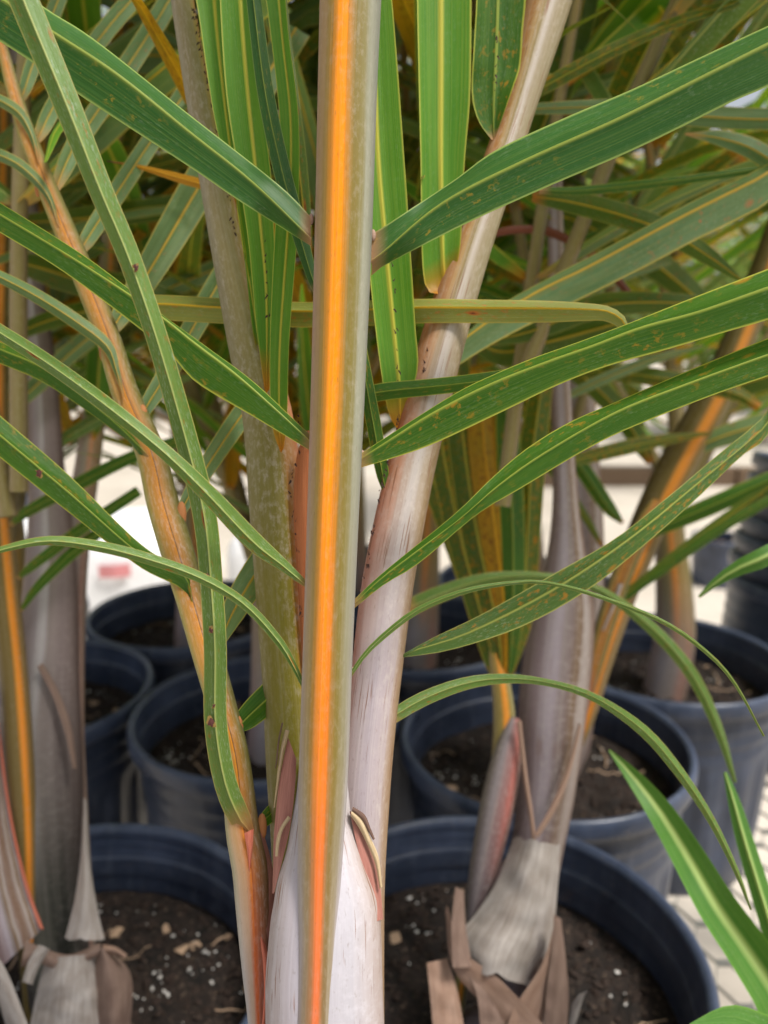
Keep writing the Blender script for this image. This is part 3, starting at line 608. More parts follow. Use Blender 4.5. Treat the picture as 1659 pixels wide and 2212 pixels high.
leaf3(R1, [(865, 930), (861, 822), (849, 700), (830, 500), (815, 320), (808, 100), (800, -80)], [(858, 928), (836, 880), (812, 720), (790, 500), (780, 320), (772, 100), (765, -80)], [(872, 905), (902, 797), (897, 700), (881, 450), (867, 250), (853, 65), (840, -80)], .2735, .266, 'bright', fold=-.4)
leafc(R1, [(836, 1072, .2685, 4), (826, 1020, .267, 14), (808, 920, .266, 16), (790, 820, .266, 15), (770, 700, .267, 12)], 'green')
hairs(R1, [[(848, 560, .2665), (852, 660, .268), (858, 740, .269), (860, 850, .270), 16], [(862, 900, .268), (845, 960, .268), (810, 1120, .264), (788, 1260, .262), 40], [(1075, 60, .283), (1068, 200, .286), 9], [(1000, 470, .284), (985, 540, .284), (975, 610, .284), 50], [(1100, 190, .292), (1140, 60, .297), 40], [(905, 850, .27), (925, 760, .274), 12]], 0)
leafc(main, [(836, 1556, .262, 15), (910, 1512, .264, 16), (1000, 1478, .268, 14), (1085, 1466, .275, 11), (1180, 1474, .28, 8), (1280, 1505, .285, 9), (1380, 1570, .29, 12), (1450, 1645, .29, 12), (1530, 1760, .29, 9), (1590, 1880, .29, 6), (1622, 1965, .29, 2)], 'dusty')
# small orange frond, seen from its inner face
S = stem(main, [(560, 2330, .250, 40), (557, 2211, .250, 42), (553, 2110, .250, 56), (549, 2024, .250, 66), (545, 1950, .2505, 72), (540, 1874, .251, 76), (524, 1790, .252, 72), (508, 1640, .254, 62), (478, 1520, .258, 62), (440, 1387, .264, 64), (412, 1287, .270, 66), (382, 1187, .276, 70), (352, 1087, .283, 68), (325, 977, .290, 62), (272, 852, .297, 58), (236, 737, .303, 52), (200, 640, .308, 52), (152, 525, .314, 48), (100, 400, .320, 42), (55, 280, .326, 36), (28, 190, .330, 30), (5, 100, .334, 22), (-20, 0, .34, 16)], 'small', 'rachis', n=80, seg=24, flat=.7, ext=(.22, (-.6, .2, -.2), .5), extra=[(b0 + Vector((-.012, .012, .02)), .012), (b0 + Vector((-.022, .022, .12)), .008)])
patch(S, [(545, 1800), (556, 1900), (575, 2010), (588, 2060)], [(570, 1800), (590, 1880), (594, 1960), (590, 2060)], (.2495, .2485), (.254, .252), 'pink', 'inner_sheath', bulge=.0006)
patch(S, [(552, 1990), (566, 2060), (570, 2140), (566, 2220)], [(560, 1990), (580, 2070), (584, 2140), (572, 2220)], (.2475, .247), (.2485, .248), 'red', 'sheath_margin', bulge=.0006)
leafc(S, [(540, 1795, .2485, 10), (520, 1770, .247, 24), (487, 1690, .243, 25), (466, 1560, .238, 25), (465, 1400, .232, 25), (455, 1240, .229, 25), (441, 1110, .226, 26), (405, 960, .221, 25), (341, 737, .212, 24), (280, 560, .209, 25), (219, 415, .206, 26), (150, 240, .204, 29), (55, 10, .203, 32), (0, -130, .203, 32)], 'dusty', n=70)
JOINT = papery('joint_orange', lin(178, 112, 54), lin(190, 128, 80))
SPOT = [plain('leaf_spot_halo', lin(132, 106, 48), .7), plain('leaf_spot_core', lin(78, 36, 28), .7)]
def spot(x, y, d, r, k=0):
    for layer, (rad, mt) in enumerate(((r, SPOT[0]), (r * .7, SPOT[1]))):
        V = [P(x, y, d - .0003 * layer)]; F = []
        for j in range(14):
            a = 2 * math.pi * j / 14; q = rad * rnd.uniform(.45, 1.2); V.append(P(x + q * math.cos(a) * .8, y + q * math.sin(a) * 1.15, d + .0002 - .0003 * layer))
        for j in range(14): F.append((0, 1 + j, 1 + (j + 1) % 14))
        mesh_obj('leaf_spot', V, F, mt, S, smooth=False)
spot(294, 578, .2085, 10); spot(448, 1245, .2285, 8); spot(456, 1362, .2305, 9); spot(456, 1562, .237, 14); spot(462, 1525, .236, 6); spot(85, 1022, .2600, 12)
patch(S, [(528, 1800), (534, 1840), (538, 1880)], [(548, 1790), (546, 1830), (540, 1882)], (.2465, .2475), (.2465, .2475), 'red', 'leaflet_base', bulge=.001)
leaf3(S, [(420, 1340), (395, 1240), (300, 1196), (150, 1066), (0, 941), (-80, 870)], [(425, 1330), (410, 1252), (300, 1172), (150, 1027), (0, 897), (-80, 825)], [(416, 1385), (405, 1285), (300, 1224), (150, 1108), (0, 988), (-80, 920)], .2655, .262, 'green', fold=1)
leaf3(S, [(320, 985), (290, 955), (225, 895), (100, 800), (0, 755), (-60, 725)], [(322, 970), (295, 935), (225, 878), (100, 780), (0, 738), (-60, 710)], [(330, 1040), (295, 972), (225, 915), (100, 830), (0, 785), (-60, 760)], .285, .29, 'green', fold=1)
leafc(S, [(268, 862, .291, 2), (252, 800, .294, 7), (232, 748, .296, 13), (170, 698, .295, 16), (80, 640, .295, 15), (0, 598, .297, 13), (-60, 570, .30, 10)], 'blue')
leafc(S, [(128, 490, .312, 2), (108, 430, .314, 7), (80, 390, .315, 12), (40, 355, .315, 13), (0, 335, .316, 13), (-40, 320, .32, 11)], 'blue')
leafc(S, [(84, 350, .318, 2), (70, 295, .320, 7), (45, 248, .321, 12), (10, 222, .321, 13), (-30, 205, .322, 12)], 'blue')
for pts, mt in (
    ([(75, 312, .326, 6), (92, 280, .328, 16), (120, 225, .335, 20), (212, 87, .35, 22), (310, -30, .37, 22)], 'blue'),
    ([(40, 230, .33, 6), (55, 190, .33, 14), (75, 130, .335, 18), (130, -10, .35, 18)], 'blue'),
    ([(118, 418, .320, 6), (134, 375, .323, 17), (165, 310, .33, 22), (235, 205, .345, 24), (330, 60, .365, 24), (400, -60, .38, 22)], 'blue'),
    ([(170, 552, .313, 6), (190, 515, .316, 18), (256, 412, .33, 22), (330, 300, .345, 22), (430, 160, .365, 22), (520, 30, .385, 20)], 'blue'),
    ([(232, 735, .304, 6), (256, 690, .308, 20), (320, 590, .32, 32), (423, 414, .345, 40), (510, 270, .36, 38), (640, 60, .39, 34)], 'blue'),
    ([(300, 915, .293, 6), (322, 870, .296, 17), (365, 800, .303, 22), (450, 650, .32, 26), (540, 500, .34, 28)], 'blue'),
    ([(388, 1120, .280, 6), (402, 1085, .282, 14), (440, 1020, .288, 20), (520, 900, .30, 24), (600, 800, .31, 24)], 'blue'),
    ([(470, 1400, .268, 8), (505, 1320, .270, 26), (555, 1235, .276, 32), (640, 1110, .285, 30)], 'blue'),
    ([(512, 1580, .256, 8), (530, 1555, .257, 24), (590, 1500, .262, 32), (680, 1430, .275, 34)], 'green'),
    ([(560, 1795, .253, 6), (572, 1772, .255, 14), (600, 1745, .26, 18), (650, 1700, .27, 18)], 'green')):
    leafc(S, pts, mt, fold=.45)
for x, y, d, w_, h_ in ((78, 306, .3255, 9, 15), (120, 412, .3195, 10, 17), (176, 540, .3125, 10, 17), (240, 726, .3025, 12, 18), (312, 900, .2920, 13, 20), (396, 1112, .2790, 13, 22), (518, 1572, .2550, 14, 20), (570, 1786, .2520, 13, 22), (52, 262, .3240, 8, 16), (86, 402, .3165, 9, 18), (226, 752, .2985, 10, 22), (318, 990, .2870, 11, 26), (412, 1310, .2670, 13, 34)):
    knob(S, x - (4 if x > 60 else 0), y, d + .0018, w_ * .85, h_ * 1.35, JOINT, 'leaflet_joint')
# loose leaves crossing behind
leafc(main, [(445, 400, .33, 11), (400, 388, .332, 11), (350, 374, .335, 8), (290, 358, .338, 4), (230, 348, .34, 1)], 'tipdry')
# ------------------------------------------------------------------ generic palm kit
def tpl(droop, twist, wmax):
    """template leaflet 1 m long along +X, droops to -Z"""
    n = 14; V = []; F = []; UV = []; UN = []
    h = 0; x = z = 0
    for i in range(n):
        t = i / (n - 1); ang = -droop * t ** 1.4
        if i: x += math.cos(ang) / (n - 1); z += math.sin(ang) / (n - 1)
        w = wmax * min(1, (t + .02) / .12) ** .6 * (1 - max(0, t - .45) / .57) ** .8
        tw = twist * t; fold = .5
        for s in (-1, -.5, 0, .5, 1):
            yy = s * w; zz = abs(s) * w * fold * -1
            V.append((x, yy * math.cos(tw) - zz * math.sin(tw), z + yy * math.sin(tw) + zz * math.cos(tw)))
            UV.append((.5 + s * .5, t * .35)); UN.append((.5 + s * .5, t))
    for i in range(n - 1):
        for j in range(4): F.append((i * 5 + j, i * 5 + j + 1, (i + 1) * 5 + j + 1, (i + 1) * 5 + j))
    return V, F, UV, UN
TPL = {}
for mt in ('olive', 'dusty', 'glauc', 'green', 'dark', 'blue', 'rusty', 'amber', 'bright'):
    TPL[mt] = []
    for dr, tw in ((.5, .2), (.9, -.4), (1.3, .5), (.25, -.2)):
        o = mesh_obj('leaflet', *tpl(dr, tw, .033)[:2], ML[mt]); bpy.data.objects.remove(o)
        V, F, UV, UN = tpl(dr, tw, .033); o = mesh_obj('leaflet', V, F, ML[mt], None, UV, True, UN); TPL[mt].append(o.data); bpy.data.objects.remove(o)
def wtube(parent, pts, name, mat, n=26, seg=12):
    C = []
    q = [tuple(p) + (r,) for p, r in pts]
    C = cat_rom3(q, n); V = []; UV = []; UN = []; F = []; L = 0
    for i, c in enumerate(C):
        p = Vector(c[:3]); a = Vector(C[max(0, i - 1)][:3]); b = Vector(C[min(n - 1, i + 1)][:3]); T = (b - a).normalized()
        L += (p - a).length
        toc = CAM - p; toc = (toc - T * toc.dot(T)).normalized(); sd_ = T.cross(toc)
        if sd_.dot(RGT) < 0: sd_ = -sd_
        for j in range(seg + 1):
            th = 2 * math.pi * j / seg; V.append(p + (-toc * math.cos(th) - sd_ * math.sin(th)) * c[3]); UV.append((j / seg, L)); UN.append((j / seg, i / (n - 1)))
    for i in range(n - 1):
        for j in range(seg): F.append((i * (seg + 1) + j, i * (seg + 1) + j + 1, (i + 1) * (seg + 1) + j + 1, (i + 1) * (seg + 1) + j))
    o = mesh_obj(name, V, F, MS[mat], parent, UV, True, UN); return o, [Vector(c[:3]) for c in C]
def cat_rom3(pts, n):
    q = [tuple(2 * a - b for a, b in zip(pts[0], pts[1]))] + list(pts) + [tuple(2 * a - b for a, b in zip(pts[-1], pts[-2]))]; out = []
    m = len(pts) - 1
    for i in range(n):
        s = min(m - 1e-6, m * i / (n - 1)); k = int(s) + 1; t = s - int(s); t2 = t * t; t3 = t2 * t
        out.append(tuple(.5 * (2 * b + (c - a) * t + (2 * a - 5 * b + 4 * c - e) * t2 + (3 * b - a - 3 * c + e) * t3) for a, b, c, e in zip(q[k - 1], q[k], q[k + 1], q[k + 2])))
    return out
def add_leaflets(fr, C, d, first, n, leaf, mats, rr, lw=1.0):
    up = Vector((0, 0, 1)); inv = wmat(fr).inverted(); d = Vector((d[0], d[1], 0)).normalized()
    for i in range(n):
        t = first + (1 - first) * (i + .5) / n; s = t * (len(C) - 1); k = int(s); pt = C[k].lerp(C[min(k + 1, len(C) - 1)], s - k)
        T = (C[min(k + 1, len(C) - 1)] - C[max(0, k - 1)]).normalized()
        side0 = T.cross(d.cross(up)).normalized()
        latv = d.cross(up).normalized()
        for sg in (-1, 1):
            ll = leaf * (.55 + .75 * math.sin(math.pi * (.12 + .8 * (i + .5) / n))) * rr.uniform(.85, 1.1)
            X = (T * rr.uniform(.55, .95) + latv * sg * 1.0 - side0 * rr.uniform(-.1, .35) * (1 if side0.z < 0 else -1)).normalized()
            Z = (up - X * up.dot(X)); Z = Z.normalized() if Z.length > .05 else latv
            Y = Z.cross(X); M = Matrix((X, Y, Z)).transposed().to_4x4(); M = M @ Matrix.Rotation(rr.uniform(-.5, .5), 4, 'X')
            o = bpy.data.objects.new('leaflet', rr.choice(TPL[rr.choice(mats)])); col.objects.link(o); o.parent = fr
            o.matrix_basis = inv @ (Matrix.Translation(pt) @ M @ Matrix.Diagonal((ll, ll * lw, ll * lw, 1)))
def gen_frond(root, start, az, lean, length, mats, spacing=.05, leaf=.34, first=.28, r0=.009, rr=rnd, bend=.35, lw=1.0):
    d = Vector((math.cos(az), math.sin(az), 0)); up = Vector((0, 0, 1)); pts = []; p = Vector(start); ang = lean
    m = 7
    for i in range(m):
        pts.append((p.copy(), r0 * (1 - .8 * i / m)))
        p = p + (up * math.cos(ang) + d * math.sin(ang)) * (length / (m - 1)); ang += bend * 1.2 / m * (1 + i * .25)
    fr, C = wtube(root, pts, 'petiole', 'bgplain')
    add_leaflets(fr, C, d, first, int(length * (1 - first) / spacing), leaf, mats, rr, lw)
    return fr
def gen_palm(root, bp, nf, mats, height=.28, length=.95, seed=1, az0=0, lean=(.12, .42), stemr=.024, azs=None, **kw):
    rr = random.Random(seed); b = Vector(bp)
    if stemr > .013: wtube(root, [(b, stemr * 1.1), (b + Vector((rr.uniform(-.01, .01), 0, height * .4)), stemr), (b + Vector((rr.uniform(-.015, .015), 0, height)), stemr * .62), (b + Vector((0, 0, height * 1.3)), stemr * .35)], 'crownshaft', 'bgstem', seg=18)
    for i in range(nf):
        az = azs[i] if azs else az0 + 2.399 * i + rr.uniform(-.3, .3)
        gen_frond(root, b + Vector((math.cos(az) * .008, math.sin(az) * .008, height * rr.uniform(.75, 1.05))), az, rr.uniform(*lean), length * rr.uniform(.8, 1.1), mats, rr=rr, **kw)

# ------------------------------------------------------------------ palm in the near left pot
pl = palm('NL', 'palm with peeling dark grey sheaths and a torn pale papery bract at its base')
bl = base('NL')
G1 = stem(pl, [(150, 2190, .485, 140), (116, 2050, .488, 140), (98, 1900, .490, 150), (88, 1750, .492, 176), (86, 1600, .494, 172), (92, 1500, .497, 152), (104, 1380, .502, 124), (110, 1250, .508, 108), (108, 1120, .515, 88), (100, 1000, .52, 72), (90, 800, .53, 60), (70, 600, .54, 50), (50, 300, .55, 42), (35, 0, .56, 36)], 'greydark', 'crownshaft', n=60, ext=(.35, (-.3, .6, 0), .4), extra=[(bl, .024), (bl + Vector((-.002, 0, .03)), .0235)])
patch(pl, [(80, 1440), (112, 1500), (140, 1580), (158, 1660)], [(92, 1432), (126, 1492), (154, 1572), (166, 1660)], (.4735, .471), (.476, .476), 'dim', 'sheath_margin', bulge=.001, k=5)
G2 = stem(pl, [(58, 2000, .470, 40), (52, 1800, .468, 50), (44, 1650, .466, 56), (32, 1480, .468, 56), (14, 1300, .472, 58), (0, 1150, .476, 56), (-8, 1000, .48, 54), (-10, 800, .485, 50), (-6, 600, .49, 46), (0, 300, .50, 44)], 'lean', 'petiole', n=50, extra=[(bl + Vector((-.01, -.01, 0)), .008)], ext=(.5, (-.6, .1, 0), .5))
patch(pl, [(-60, 1500), (-60, 1750), (-60, 1950), (-30, 2120)], [(-8, 1500), (14, 1740), (50, 1900), (88, 2010)], (.46, .455), (.462, .452), 'grey', 'outer_sheath', bulge=.012)
patch(pl, [(-8, 1560), (16, 1742), (50, 1900), (86, 2005)], [(-2, 1560), (22, 1742), (57, 1900), (95, 2008)], (.4605, .4505), (.4625, .4535), 'red', 'sheath_margin', bulge=.001)
patch(pl, [(180, 1726), (174, 1850), (160, 1950), (140, 2028)], [(187, 1726), (194, 1850), (208, 1950), (226, 2030)], (.465, .452), (.465, .455), 'paper', 'papery_bract', bulge=.006, jag=.001)
patch(pl, [(56, 2030), (90, 2046), (150, 2062), (218, 2036)], [(44, 2090), (80, 2080), (140, 2096), (214, 2064)], (.440, .449), (.436, .446), 'dim', 'papery_bract', bulge=.003, jag=.001)
patch(pl, [(84, 2040), (62, 2076), (48, 2120)], [(108, 2050), (84, 2090), (70, 2128)], (.436, .432), (.438, .434), 'paper', 'papery_bract', bulge=.003)
patch(pl, [(100, 2070), (80, 2140), (60, 2240)], [(206, 2060), (216, 2130), (222, 2240)], (.446, .44), (.452, .446), 'paper', 'papery_bract', bulge=.014)
patch(pl, [(210, 2050), (206, 2120), (216, 2240)], [(236, 2050), (284, 2110), (280, 2240)], (.450, .444), (.46, .456), 'dim', 'papery_bract', bulge=.012, jag=.001)
patch(pl, [(-20, 2040), (20, 2110), (70, 2240)], [(-30, 2080), (-10, 2140), (20, 2240)], (.43, .42), (.43, .425), 'paper', 'papery_bract', bulge=.004)
patch(pl, [(222, 2040), (250, 2045), (275, 2062)], [(222, 2062), (248, 2062), (268, 2072)], (.45, .448), (.45, .448), 'tan', 'papery_bract', bulge=.004)
for pts, mt in (([(22, 1135, .47, 4), (60, 1105, .47, 12), (160, 1050, .47, 15), (280, 990, .475, 14), (420, 940, .49, 12)], 'green'),
                ([(38, 1250, .47, 4), (80, 1215, .47, 11), (180, 1140, .475, 13), (300, 1060, .485, 12)], 'green'),
                ([(45, 1320, .47, 4), (80, 1270, .47, 10), (150, 1200, .475, 13), (240, 1130, .485, 12)], 'green'),
                ([(0, 900, .485, 6), (60, 850, .49, 18), (180, 740, .5, 22), (330, 640, .52, 24), (520, 560, .55, 20)], 'blue'),
                ([(0, 760, .485, 6), (40, 720, .49, 16), (150, 680, .50, 22), (300, 660, .52, 22), (430, 655, .53, 18)], 'dark'),
                ([(0, 480, .50, 10), (110, 478, .50, 22), (230, 465, .505, 26), (400, 440, .52, 26), (600, 380, .55, 20)], 'dark'),
                ([(0, 555, .49, 12), (90, 580, .49, 30), (190, 610, .495, 34), (330, 640, .50, 30), (460, 690, .52, 16)], 'dark'),
                ([(-10, 390, .52, 14), (120, 395, .53, 20), (330, 360, .54, 22), (520, 300, .56, 20)], 'rusty')):
    leafc(G2, pts, mt)
rq = random.Random(11)
for k in range(16):                                   # fine leaflets standing up across the first stem, as in the photograph
    y0 = 60 + 62 * k + rq.uniform(-15, 15); x0 = 88 - (1000 - y0) * .05 if y0 < 1000 else 100
    sg = 1 if k % 2 else -1; ln = rq.uniform(260, 420); sl = rq.uniform(.55, 1.1); d0 = .525 + .00003 * (1000 - y0); h = rq.uniform(11, 17)
    leafc(G1, [(x0, y0, d0, 4), (x0 + sg * ln * .2, y0 - ln * .2 * sl, d0 + .01, h), (x0 + sg * ln * .6, y0 - ln * .55 * sl, d0 + .03, h), (x0 + sg * ln, y0 - ln * .8 * sl, d0 + .05, 3)], rq.choice(['dusty', 'blue', 'blue', 'rusty', 'amber']), n=18)
# second stem of the same pot and its amber leaves
G3 = stem(pl, [(150, 1600, .53, 60), (148, 1400, .535, 66), (160, 1200, .54, 60), (190, 1000, .55, 52), (215, 800, .56, 46), (235, 600, .57, 42), (250, 300, .58, 36), (262, 0, .59, 30)], 'bgstem', 'petiole', n=40, extra=[(bl + Vector((.004, .02, 0)), .011)], ext=(.35, (.2, .6, 0), .5))
for pts, mt in (([(150, 960, .545, 6), (140, 930, .544, 20), (120, 880, .543, 26), (90, 800, .542, 20)], 'amber'),
                ([(200, 950, .545, 6), (205, 900, .544, 22), (212, 820, .543, 28), (222, 640, .545, 26)], 'bright'),
                ([(240, 640, .57, 6), (180, 560, .56, 20), (60, 420, .555, 26), (-40, 330, .55, 22)], 'amber'),
                ([(250, 420, .57, 8), (290, 300, .57, 26), (330, 160, .575, 40), (375, 0, .58, 40)], 'rusty'),
                ([(236, 560, .57, 8), (330, 470, .575, 24), (470, 360, .59, 26), (600, 240, .6, 20)], 'amber')):
    leafc(G3, pts, mt)

# ------------------------------------------------------------------ palm in the near right pot
pr = palm('NR', 'palm with torn papery silver sheaths and dead brown straps round its leaning stem')
br = base('NR')
H1 = stem(pr, [(1108, 2230, .47, 130), (1112, 2100, .475, 132), (1130, 1960, .48, 126), (1160, 1830, .485, 112), (1180, 1700, .49, 124), (1194, 1520, .495, 146), (1212, 1350, .50, 140), (1222, 1230, .505, 92), (1222, 1100, .51, 58), (1216, 950, .515, 46), (1208, 750, .52, 40), (1200, 500, .53, 34), (1196, 200, .54, 30)], 'grey', 'crownshaft', n=60, ext=(.35, (0, .6, 0), .4), extra=[(br, .022)])
stem(pr, [(1112, 2080, .464, 170), (1108, 2010, .464, 176), (1124, 1930, .466, 140), (1150, 1870, .469, 104), (1160, 1826, .471, 92)], 'grey', 'papery_sheath', n=30, flat=.75)
patch(pr, [(1109, 1812), (1075, 1900), (1030, 1970), (992, 2020), (990, 2080)], [(1210, 1828), (1206, 1900), (1200, 1975), (1192, 2050), (1150, 2130)], (.462, .448), (.462, .450), 'paper', 'papery_sheath', bulge=.021, jag=.0022)
H2 = stem(pr, [(1020, 1985, .472, 16), (1040, 1900, .472, 36), (1070, 1760, .472, 46), (1086, 1640, .474, 48), (1090, 1560, .475, 48), (1084, 1490, .476, 42), (1070, 1400, .478, 36), (1050, 1250, .482, 30), (1020, 1080, .486, 26), (990, 900, .49, 22), (975, 760, .495, 18)], 'bgpet', 'petiole', n=50, extra=[(br + Vector((-.02, 0, 0)), .006)])
stem(pr, [(1020, 1990, .4665, 26), (1040, 1900, .4665, 58), (1070, 1760, .4655, 72), (1090, 1660, .466, 66), (1104, 1590, .468, 44), (1112, 1550, .47, 20)], 'pod', 'small_sheath', n=30, flat=.8)
patch(pr, [(1116, 1560), (1130, 1680), (1142, 1760), (1150, 1830)], [(1126, 1556), (1140, 1680), (1152, 1760), (1160, 1830)], (.459, .452), (.459, .452), 'tan', 'sheath_margin', k=5, bulge=.002)
patch(pr, [(1250, 1560), (1224, 1660), (1190, 1740), (1156, 1800)], [(1256, 1570), (1232, 1672), (1200, 1750), (1162, 1812)], (.468, .452), (.468, .452), 'tan', 'sheath_margin', k=5, bulge=.002)
for ea, eb, mt in (([(966, 1955), (996, 2050), (1080, 2116), (1190, 2230)], [(962, 1970), (978, 2090), (1050, 2176), (1120, 2260)], 'tan'),
                   ([(984, 1915), (975, 2000), (978, 2090)], [(1002, 1925), (1006, 2000), (1020, 2090)], 'dim'),
                   ([(922, 2080), (930, 2160), (940, 2270)], [(966, 2070), (990, 2150), (1010, 2270)], 'tan'),
                   ([(1200, 1985), (1172, 2080), (1110, 2180), (1080, 2270)], [(1206, 1990), (1196, 2100), (1176, 2190), (1160, 2270)], 'tan'),
                   ([(1196, 1975), (1192, 2050), (1180, 2150), (1176, 2260)], [(1212, 1985), (1222, 2070), (1228, 2150), (1222, 2260)], 'dim'),
                   ([(1235, 2170), (1250, 2150), (1270, 2140)], [(1225, 2250), (1240, 2220), (1262, 2150)], 'paper'),
                   ([(1000, 2080), (1030, 2150), (1040, 2260)], [(1080, 2100), (1100, 2160), (1106, 2260)], 'dim')):
    patch(pr, ea, eb, (.436, .430), (.440, .434), mt, 'dead_strap', bulge=.0012)
for k in range(0):
    x0 = 955 + 40 * k + rnd.uniform(-8, 8); y0 = 2020 + rnd.uniform(0, 90); wd = rnd.uniform(6, 16); dx = rnd.uniform(-90, 90)
    patch(pr, [(x0, y0), (x0 + dx * .3, y0 + 60), (x0 + dx, y0 + 150), (x0 + dx * 1.2, y0 + 230)], [(x0 + wd * .4, y0), (x0 + dx * .3 + wd, y0 + 60), (x0 + dx + wd, y0 + 150), (x0 + dx * 1.2 + wd, y0 + 230)], (.43, .425), (.431, .426), ('tan', 'dim', 'paper', 'dim')[k % 4], 'dead_fibre', bulge=.0006, k=4)
# rusty fan of leaflets
for pts, mt in (([(1088, 1500, .4745, 8), (1060, 1400, .474, 24), (1000, 1180, .476, 30), (955, 960, .48, 30), (930, 760, .485, 22)], 'rusty'),
                ([(1086, 1480, .473, 8), (1075, 1360, .47, 26), (1030, 1150, .472, 34), (1000, 940, .476, 34), (985, 760, .48, 26)], 'rusty'),
                ([(1090, 1480, .473, 8), (1092, 1350, .468, 26), (1070, 1150, .468, 34), (1045, 950, .47, 34), (1040, 800, .475, 26)], 'amber'),
                ([(1098, 1470, .473, 8), (1108, 1330, .466, 22), (1108, 1150, .466, 26), (1098, 960, .468, 26), (1090, 800, .47, 20)], 'green'),
                ([(1098, 1470, .474, 6), (1130, 1330, .478, 22), (1140, 1150, .48, 28), (1150, 980, .484, 30), (1175, 800, .49, 22)], 'rusty'),
                ([(1070, 1400, .48, 8), (1030, 1300, .48, 22), (960, 1100, .485, 28), (900, 950, .49, 24)], 'rusty')):
    leafc(H2, pts, mt)
leafc(pr, [(880, 1315, .42, 19), (960, 1280, .42, 18), (1060, 1250, .42, 14), (1180, 1246, .42, 9), (1290, 1272, .42, 9), (1400, 1350, .42, 13), (1490, 1450, .42, 14), (1550, 1570, .42, 11), (1588, 1690, .42, 4)], 'dusty')
# ------------------------------------------------------------------ palm in the middle right pot: leaning striped petiole
pm = palm('PR', 'palm with a lilac grey stem and a leaning brown petiole striped orange')
bm = base('PR')
K1 = stem(pm, [(1215, 1600, .71, 120), (1240, 1350, .72, 120), (1250, 1150, .725, 106), (1248, 950, .73, 84), (1245, 800, .735, 70), (1240, 500, .75, 56), (1238, 200, .76, 46)], 'grey', 'crownshaft', n=40, ext=(.35, (.1, .6, 0), .4), extra=[(bm, .026), (bm + Vector((.006, 0, .03)), .0255)])
K2 = stem(pm, [(1240, 1620, .58, 26), (1262, 1550, .58, 44), (1290, 1440, .58, 58), (1325, 1330, .582, 64), (1365, 1220, .585, 70), (1420, 1090, .59, 76), (1480, 970, .595, 78), (1545, 850, .60, 74), (1610, 700, .61, 66), (1680, 500, .62, 56)], 'lean', 'petiole', n=40, seg=24, extra=[(bm, .013), (bm + Vector((.0, -.07, .05)), .010)], ext=(.5, (.6, 0, -.2), .5))
patch(K2, [(1300, 1360), (1320, 1310), (1335, 1260)], [(1306, 1364), (1328, 1312), (1346, 1262)], (.56, .56), (.56, .56), 'paper', 'scale_tuft', bulge=.002, k=5)
stem(K2, [(1240, 1600, .56, 10), (1275, 1480, .56, 26), (1310, 1350, .562, 36), (1350, 1230, .566, 40), (1395, 1130, .57, 36), (1420, 1080, .58, 20)], 'small', 'groove', n=24, flat=.5)
for pts, mt in (([(1350, 1170, .57, 4), (1400, 1150, .565, 14), (1520, 1100, .56, 20), (1680, 1030, .555, 18)], 'green'),
                ([(1310, 1310, .57, 4), (1370, 1270, .565, 10), (1500, 1170, .56, 13), (1680, 1040, .555, 12)], 'dark'),
                ([(1330, 1310, .565, 4), (1420, 1240, .56, 9), (1560, 1140, .555, 11), (1700, 1060, .55, 9)], 'green'),
                ([(1405, 1000, .59, 8), (1385, 960, .59, 20), (1330, 880, .592, 24), (1240, 800, .595, 22), (1120, 740, .60, 18)], 'dark'),
                ([(1345, 1130, .585, 4), (1310, 1090, .585, 16), (1240, 990, .587, 18), (1150, 900, .59, 15), (1060, 860, .60, 12)], 'green'),
                ([(1300, 1180, .585, 4), (1260, 1110, .585, 9), (1180, 1000, .587, 11), (1090, 920, .59, 9)], 'dark'),
                ([(1500, 900, .595, 8), (1540, 860, .59, 20), (1600, 830, .585, 30), (1700, 800, .58, 30)], 'dark'),
                ([(1640, 880, .56, 10), (1590, 850, .56, 16), (1500, 830, .562, 19), (1380, 810, .565, 20), (1250, 800, .57, 14)], 'rusty'),
                ([(1460, 1000, .59, 6), (1520, 960, .585, 18), (1600, 930, .58, 24), (1720, 900, .575, 24)], 'blue'),
                ([(1560, 700, .60, 8), (1500, 640, .6, 26), (1400, 560, .60, 34), (1250, 480, .605, 30), (1120, 440, .61, 16)], 'dark')):
    leafc(K2, pts, mt)
# ------------------------------------------------------------------ palm in the front right pot (stands outside the frame, its leaves reach in)
pf = palm('FR', 'palm reaching in with a wide lime leaf over the bench mesh')
bf = base('FR')
Q1 = wtube(pf, [(bf, .024), (bf + Vector((.01, .0, .12)), .018), (bf + Vector((.02, .01, .3)), .011), (bf + Vector((.03, .03, .55)), .009), (bf + Vector((.035, .06, .8)), .006)], 'petiole', 'bgpet')[0]
def proj(p):
    v = Vector(p) - CAM; d = v.dot(FWD); return (CX + FPX * v.dot(RGT) / d, CY - FPX * v.dot(UPV) / d, d)
def q_start(x, y, d):
    z = max(bf.z + .06, min(bf.z + .78, P(x, y, d).z - .05)); t = (z - bf.z) / .8
    return proj(bf + Vector((.012 + .028 * t, .06 * t * t, z - bf.z)))
_leafc, _leaf3 = leafc, leaf3
def leafc(parent, pts, mat, **kw):
    if parent is Q1 and pts[0][0] > 1659:
        x, y, d = q_start(*pts[0][:3]); h = pts[0][3]; x1, y1, d1 = pts[0][:3]
        pts = [(x, y, d, h * .3), (x + (x1 - x) * .3, y + (y1 - y) * .38, d + (d1 - d) * .3, h * .9)] + list(pts)
    return _leafc(parent, pts, mat, **kw)
